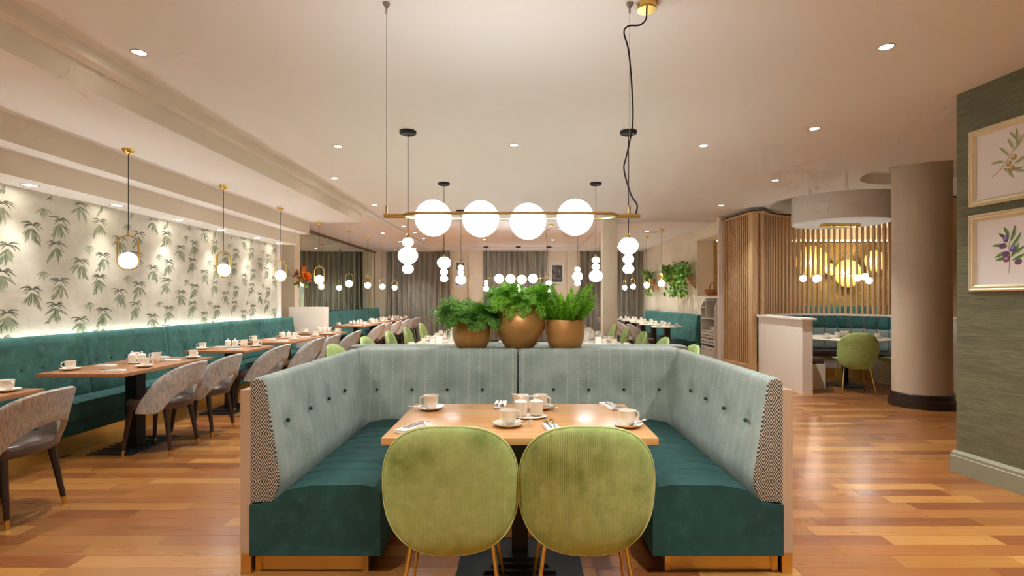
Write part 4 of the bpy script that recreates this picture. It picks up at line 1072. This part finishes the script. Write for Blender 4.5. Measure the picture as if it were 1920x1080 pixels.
part('pot', pot_mesh([(.0005, .012), (.10, .0), (.118, .004), (.148, .06), (.159, .11), (.158, .165), (.145, .235), (.138, .235), (.14, .2), (.0005, .2)], m_pot), t)
part('soil', B().lathe([(.0005, .215), (.138, .21)], 32).build('soil', m_soil), t)
fr = [frond(i, .31, R(76), R(92 + 22 * i), 13, .095, DK, m_fern1, 4) for i in range(4)]
fill_fronds(t, fr, .215, 56, .11, .75, 1.15, (-.45, .25))
t = thing('potted_fern', 'tall copper urn pot with a bushy bright fern at the middle of the booth back', 'potted plant', (-.005, PY, PZ))
part('pot', pot_mesh([(.0005, .01), (.098, 0), (.112, .004), (.165, .075), (.205, .155), (.213, .205), (.200, .27), (.165, .34), (.128, .378), (.122, .378), (.15, .33), (.0005, .33)], m_pot), t)
part('soil', B().lathe([(.0005, .36), (.128, .352)], 32).build('soil', m_soil), t)
fr = [frond(10 + i, .31, R(74), R(90 + 24 * i), 16, .072, MD, m_fern1, 4) for i in range(4)]
fill_fronds(t, fr, .362, 80, .11, .7, 1.15, (-.45, .3))
t = thing('potted_fern', 'copper bowl pot with an upright bright foxtail fern on the booth back, pillar end', 'potted plant', (.366, PY, PZ))
part('pot', pot_mesh([(.0005, .012), (.11, .0), (.124, .004), (.150, .06), (.160, .12), (.159, .18), (.153, .232), (.146, .232), (.148, .2), (.0005, .2)], m_pot), t)
part('soil', B().lathe([(.0005, .215), (.146, .21)], 32).build('soil', m_soil), t)
pl = [plume(40 + i, h, LT, m_fern1) for i, h in enumerate((.27, .31, .35))]
for k in range(26):
    a = 2.39996 * k; rr_ = .12 * math.sqrt((k + .5) / 26)
    part('plume', pl[k % 3], t, (rr_ * math.cos(a), rr_ * math.sin(a), .205), (0, R(4 + 34 * rr_ / .12) , a), rf.uniform(.72, 1.1))

# trailing plants on the side-room shelves
def leafmesh(seed):
    b = B(); r = random.Random(seed)
    pts = [(0, 0, 0), (.02, .022, -.002), (.05, .026, -.006), (.085, 0, -.02), (.05, -.026, -.006), (.02, -.022, -.002), (.04, 0, .004)]
    c = shade(OL[seed % 4], 1.1)
    return b.add(pts, [(0, 1, 6), (1, 2, 6), (2, 3, 6), (3, 4, 6), (4, 5, 6), (5, 0, 6)], c).build('leaf', m_leaf, False, fix=False)
lv = [leafmesh(i) for i in range(4)]
sf = [frond(60 + i, .42, R(78), R(70 + 30 * i), 13, .07, OL, m_leaf, 2) for i in range(3)]
for (y0, y1, lab) in ((15.0, 15.9, 'small pale wooden wall shelf by the rear curtain'), (11.85, 13.75, 'long pale wooden wall shelf near the pass-through opening')):
    t = thing('wall_shelf', lab, 'shelf', (3.95, y0, 1.74))
    part('board', B().box(-.22, 0, 0, y1 - y0, 0, .025).build('board', m_slat, bevel=.003), t)
    for yy in (.15, y1 - y0 - .15): part('bracket', B().prism([(-.16, 0), (0, 0), (0, -.16), (-.02, -.16)], 1, yy - .012, yy + .012).build('bracket', m_slat, False), t)
for (y, kind, lab) in ((15.45, 0, 'potted fern spilling over the small wall shelf by the curtain'), (13.45, 1, 'potted sword fern at the rear end of the long wall shelf'), (12.75, 2, 'trailing pothos in the middle of the long wall shelf'), (12.1, 3, 'leafy potted plant at the pass-through end of the long wall shelf')):
    t = thing('potted_plant', lab, 'potted plant', (3.83, y, 1.765))
    part('pot', M('tp', lambda: pot_mesh([(.0005, .0), (.062, 0), (.085, .14), (.09, .16), (.08, .16), (.0005, .14)], m_terra)), t); part('soil', M('tps', lambda: B().lathe([(.0005, .15), (.082, .148)], 20).build('soil', m_soil)), t)
    nf = (22, 26, 16, 14)[kind]
    for k in range(nf):
        a = 2.39996 * k + y; s = rf.uniform(.75, 1.25)
        if math.cos(a) > .1: s *= .22
        part('frond', sf[k % 3], t, (.05 * math.cos(a), .05 * math.sin(a), .15), (0, -rf.uniform(-.3, .25), a), s)
    for k in range((80, 80, 150, 120)[kind]):
        v = rf.random(); yy = rf.gauss(0, .2); trail = rf.random() < (.35 if kind != 2 else .55)
        zz = .17 + rf.uniform(-.04, .28) if not trail else .12 - v * .42
        xx = rf.uniform(-.2, -.05) if not trail else -.15 + rf.uniform(-.03, .03)
        part('leaf', lv[k % 4], t, (xx, yy if not trail else round(yy * 8) / 8 + rf.gauss(0, .025), zz), (rf.uniform(-1, 1), rf.uniform(0, 1.6), rf.uniform(0, 6.28)), rf.uniform(.9, 1.5))

# flowers on the partition
t = thing('flower_vase', 'glass cylinder vase of orange and rust flowers on the low partition', 'flowers', (-4.15, 10.12, 1.202))
part('vase', B().lathe([(.0005, 0), (.045, 0), (.047, .38), (.043, .38), (.041, .012), (.0005, .012)], 28).build('vase', m_glass), t)
part('water', B().lathe([(.0005, .014), (.039, .014), (.039, .20), (.0005, .20)], 24).build('water', m_water, angle=30), t)
part('tie', B().tube([(.03 * math.cos(R(a)), .03 * math.sin(R(a)), .21) for a in range(0, 360, 20)], .008, 6, True).build('tie', m_fern1 if 0 else m_stem), t)
def bloom(r, n, lay, mat, seed):
    q = random.Random(seed); b = B()
    for l in range(lay):
        for k in range(n):
            a = 2 * PI * (k + .5 * l) / n + q.uniform(-.15, .15); e = R(15 + 60 * l / max(1, lay - 1) + q.uniform(-8, 8)); c, s = math.cos(a), math.sin(a)
            pts = []
            for (u, w) in ((0, .12), (.35, .42), (.75, .45), (1, .12)):
                rr_ = r * u * math.cos(e); z = r * u * math.sin(e) + .02 * u * u
                for sg in (-1, 1): pts.append((rr_ * c - sg * w * r * s, rr_ * s + sg * w * r * c, z))
            b.add(pts, [(0, 1, 3, 2), (2, 3, 5, 4), (4, 5, 7, 6)])
    return b.build('blossom', mat, True, 80, fix=False)
big, mid_, sm = bloom(.095, 7, 4, m_orange, 1), bloom(.07, 6, 3, m_orange, 2), bloom(.045, 5, 3, m_rust, 3)
heads = [(.10, -.03, .58, big), (.01, 0, .72, mid_), (.03, -.02, .64, mid_), (-.03, -.05, .50, sm), (-.08, 0, .55, sm), (-.13, .02, .62, sm), (-.05, -.03, .45, sm), (.0, -.04, .55, sm), (-.10, -.02, .68, sm), (.06, -.05, .47, sm), (-.16, 0, .57, sm), (-.02, .02, .60, sm), (.13, .0, .50, sm), (-.07, -.04, .62, sm)]
for (x, y, z, me) in heads:
    part('stem', B().tube([(x * .1, y * .1, .02), (x * .25, y * .25, .36), (x, y, z)], .004, 5).build('stem', m_stem), t)
    part('blossom', me, t, (x, y, z - .01), (R(55) + rf.uniform(-.3, .3), rf.uniform(-.5, .5), rf.uniform(0, 3)), rf.uniform(.85, 1.1))
for k in range(6): part('leaf', lv[k % 4], t, (rf.uniform(-.06, .1), rf.uniform(-.04, .02), rf.uniform(.38, .5)), (rf.uniform(-1, 1), rf.uniform(-1, 1), rf.uniform(0, 6)), 1.3)
for k in range(4):
    a = R(120 + 22 * k); part('twig', B().tube([(0, 0, .3), (.12 * math.cos(a), 0, .55), (.26 * math.cos(a) - .03, .02, .72 + .12 * math.sin(k * 2.1)), (.33 * math.cos(a) - .05, .02, .92 - .05 * k)], [.003, .0025, .002, .001], 5).build('twig', m_twig), t)

# ------------------------------------------------------------------ curtains
def curtain(x0, x1, y, lab, seed):
    r = random.Random(seed); n = int((x1 - x0) / .014); ph = [r.uniform(0, 6) for _ in range(3)]
    def fn(u, v):
        x = x0 + (x1 - x0) * u; z = .02 + 2.87 * v
        w = math.sin(x * 2 * PI / .17 + .5 * math.sin(x * 1.7 + ph[0]) + ph[1]) * .055 + .008 * math.sin(x * 2 * PI / .071 + ph[2]) * (1 - .4 * v)
        return (x, y + w, z)
    t = thing('curtain', lab, 'curtain')
    part('drape', B().grid(fn, n, 6).build('drape', m_curtain, angle=80), t); part('rail', B().box(x0, x1, y - .02, y + .02, 2.89, 2.91).build('rail', m_palegold, False), t)
CU = YB - .12
curtain(-4.26, -2.27, CU, 'grey-brown pleated curtain on the rear wall beside the mirror', 1)
curtain(-1.18, .85, CU, 'grey-brown pleated curtain at the centre of the rear wall', 2)
curtain(1.94, 3.93, CU, 'grey-brown pleated curtain behind the square pillar and side room', 3)

# ------------------------------------------------------------------ pictures
def small_picture(x, z, w, h, lab, dark, y=YB):
    t = thing('framed_picture', lab, 'picture', (x, y, z)); f = .05
    b = B().box(-w / 2, w / 2, -.03, 0, -h / 2, -h / 2 + f).box(-w / 2, w / 2, -.03, 0, h / 2 - f, h / 2).box(-w / 2, -w / 2 + f, -.03, 0, -h / 2 + f, h / 2 - f).box(w / 2 - f, w / 2, -.03, 0, -h / 2 + f, h / 2 - f)
    part('frame', b.build('frame', m_frame, False), t); part('mat_board', B().box(-w / 2 + f, w / 2 - f, -.012, -.006, -h / 2 + f, h / 2 - f).build('mat_board', m_mat, False), t)
    q = .12; b = B(); r = random.Random(int(x * 100)); aw, ah = w / 2 - q, h / 2 - q
    part('print', B().box(-aw, aw, -.014, -.012, -ah, ah).build('print', m_art, False), t)
    for k in range(90):
        px, pz, a, l = r.uniform(-aw, aw) * .9, r.uniform(-ah, ah) * .9, r.uniform(0, 6.3), r.uniform(.02, .05); d = (math.cos(a) * l, math.sin(a) * l); n_ = (-d[1] * .2, d[0] * .2)
        P = [(px - d[0], pz - d[1]), (px + n_[0], pz + n_[1]), (px + d[0], pz + d[1]), (px - n_[0], pz - n_[1])]
        if all(abs(p_) < aw and abs(q_) < ah for p_, q_ in P):
            b.add([(p_, -.0145 - r.random() * .0008, q_) for p_, q_ in P], [(0, 1, 2, 3)], r.choice([lin(c) for c in dark]))
    o = part('brush_marks', b.build('brush_marks', m_print2, False, fix=False), t); o['kind'] = 'stuff'
GN = ((150, 160, 140), (110, 128, 110), (60, 66, 58), (180, 186, 168)); GR = ((150, 144, 132), (196, 190, 176), (40, 38, 34), (100, 96, 88))
small_picture(-1.95, HC + .062 * YB, .47, .46, 'pale framed picture above another beside the rear curtain', GN)
small_picture(-1.95, HC + .033 * YB, .47, .46, 'pale framed picture below another beside the rear curtain', GN)
small_picture(1.20, HC + .048 * YB, .56, .78, 'large framed dark picture beside the centre curtain', GR)

# two olive prints on the green wall
def olive_print(z0, lab, dark):
    s = .41; pos = WA + WT * s + WN * .001; w = .575; f = .05
    mw = Matrix(((WT.x, -WN.x, 0, pos.x), (WT.y, -WN.y, 0, pos.y), (0, 0, 1, z0), (0, 0, 0, 1)))
    t = thing('olive_picture', lab, 'picture', mat=mw)
    h = w / 2
    # mitred moulding
    pr = [(0, 0), (0, -.026), (.012, -.034), (.022, -.026), (.034, -.030), (.05, -.014), (.05, 0)]
    for k in range(4):
        c, s_ = [(1, 0), (0, 1), (-1, 0), (0, -1)][k]
        vs = []
        for e in (-1, 1):
            for (d, y) in pr:
                u, v = e * (h - d), -(h - d); vs.append((u * c - v * s_, y, u * s_ + v * c))
        n = len(pr); part('frame_rail', B().add(vs, [(i, n + i, n + (i + 1) % n, (i + 1) % n) for i in range(n)] + [tuple(range(n)), tuple(range(2 * n - 1, n - 1, -1))]).build('frame_rail', m_frame, False), t)
    part('mat_board', B().box(-h + f, h - f, -.010, -.004, -h + f, h - f).build('mat_board', m_mat, False), t)
    b = B(); r = random.Random(9 if dark else 4)
    def shp(pts, c, d=.0): b.add([(p, -.0106 - d, q) for p, q in pts], [tuple(range(len(pts)))], c)
    def lf(x, y, a, L, wd, c1, c2):
        n = 8; up = []; dn = []; cx = []
        for i in range(n + 1):
            t_ = i / n; px = x + math.cos(a + .25 * t_) * L * t_; py = y + math.sin(a + .25 * t_) * L * t_; ww = wd * math.sin(PI * t_) ** .8
            up.append((px - math.sin(a) * ww, py + math.cos(a) * ww)); dn.append((px + math.sin(a) * ww, py - math.cos(a) * ww)); cx.append((px, py))
        shp(up + cx[-2:0:-1], c1, r.random() * .001); shp(dn + cx[-2:0:-1], c2, r.random() * .001)
    def ov(x, y, a, rx, ry, c, c2):
        P = [(x + rx * math.cos(q) * math.cos(a) - ry * math.sin(q) * math.sin(a), y + rx * math.cos(q) * math.sin(a) + ry * math.sin(q) * math.cos(a)) for q in [2 * PI * i / 20 for i in range(20)]]
        shp(P, c, .0013); P = [(x - .004 + (p - x) * .55, y + .005 + (q - y) * .55) for p, q in P]; shp(P, c2, .0017)
    def twig(pts, w, c):
        for (p, q), (p2, q2) in zip(pts, pts[1:]):
            L = math.hypot(p2 - p, q2 - q); nx, ny = -(q2 - q) / L * w, (p2 - p) / L * w
            shp([(p + nx, q + ny), (p - nx, q - ny), (p2 - nx, q2 - ny), (p2 + nx, q2 + ny)], c)
    if dark:
        g1, g2, pu, pu2, rd = lin((78, 110, 44)), lin((120, 152, 72)), lin((92, 66, 128)), lin((146, 120, 176)), lin((116, 58, 72))
        twig([(0, -.16), (.005, -.06), (.0, .02), (.01, .10)], .002, lin((110, 84, 50)))
        for (x, y, a, L) in ((-.005, .06, 120, .10), (-.005, .03, 160, .12), (0, -.01, 185, .11), (.0, -.05, 175, .10), (.01, .06, 60, .12), (.01, .02, 40, .13), (.01, -.05, 45, .12), (.01, -.03, 15, .12), (0, .09, 100, .09), (.02, -.07, 10, .10)): lf(x, y, R(a), L, .013, g1, g2)
        for (x, y, a, c, c2) in ((-.02, .085, 80, pu, pu2), (.03, .01, 50, pu, pu2), (-.04, .035, 20, rd, pu), (-.022, -.025, 20, rd, pu), (-.015, -.06, 30, rd, pu2), (.065, -.085, 15, rd, pu)): ov(x, y, R(a), .026, .02, c, c2)
    else:
        g1, g2, o1, o2 = lin((148, 150, 96)), lin((186, 188, 140)), lin((170, 140, 60)), lin((206, 190, 110))
        twig([(-.12, -.09), (-.06, -.05), (.0, .02), (.05, .09), (.08, .16)], .002, lin((130, 104, 80)))
        for (x, y, a, L) in ((-.03, .0, 160, .10), (.0, .03, 115, .11), (.03, .07, 100, .10), (.03, .06, 40, .13), (.05, .1, 75, .12), (.06, .12, 110, .1), (-.04, -.04, -50, .08), (-.01, -.05, -75, .09), (.02, -.06, -35, .12), (.03, -.03, 10, .12), (.0, -.06, -20, .10)): lf(x, y, R(a), L, .012, g1, g2)
        for (x, y, a) in ((.0, -.02, 60), (.035, .015, 30), (.02, -.06, 10)): ov(x, y, R(a), .022, .019, o1, o2)
    o = part('print', b.build('print', m_print2, False, fix=False), t); o['kind'] = 'stuff'
olive_print(2.33, 'framed green olive branch print, upper of two on the green wall', False)
olive_print(1.695, 'framed purple olive branch print, lower of two on the green wall', True)

# ceiling air vents
for k, (x, y, w) in enumerate(((1.75, 10.2, 'square ceiling air vent above the square pillar'), (3.0, 12.3, 'square ceiling air vent in the side-room ceiling'))):
    z = ZC if k == 0 else 2.905
    t = thing('ceiling_vent', w, 'air vent', (x, y, z))
    part('frame', B().box(-.2, .2, -.2, -.18, -.008, 0).box(-.2, .2, .18, .2, -.008, 0).box(-.2, -.18, -.18, .18, -.008, 0).box(.18, .2, -.18, .18, -.008, 0).build('frame', m_ceil, False), t)
    for j in range(6): part('louvre', M('louv', lambda: B().box(-.18, .18, -.012, .012, -.006, -.001).build('louvre', m_ceil, False)), t, (0, -.15 + .06 * j, 0))
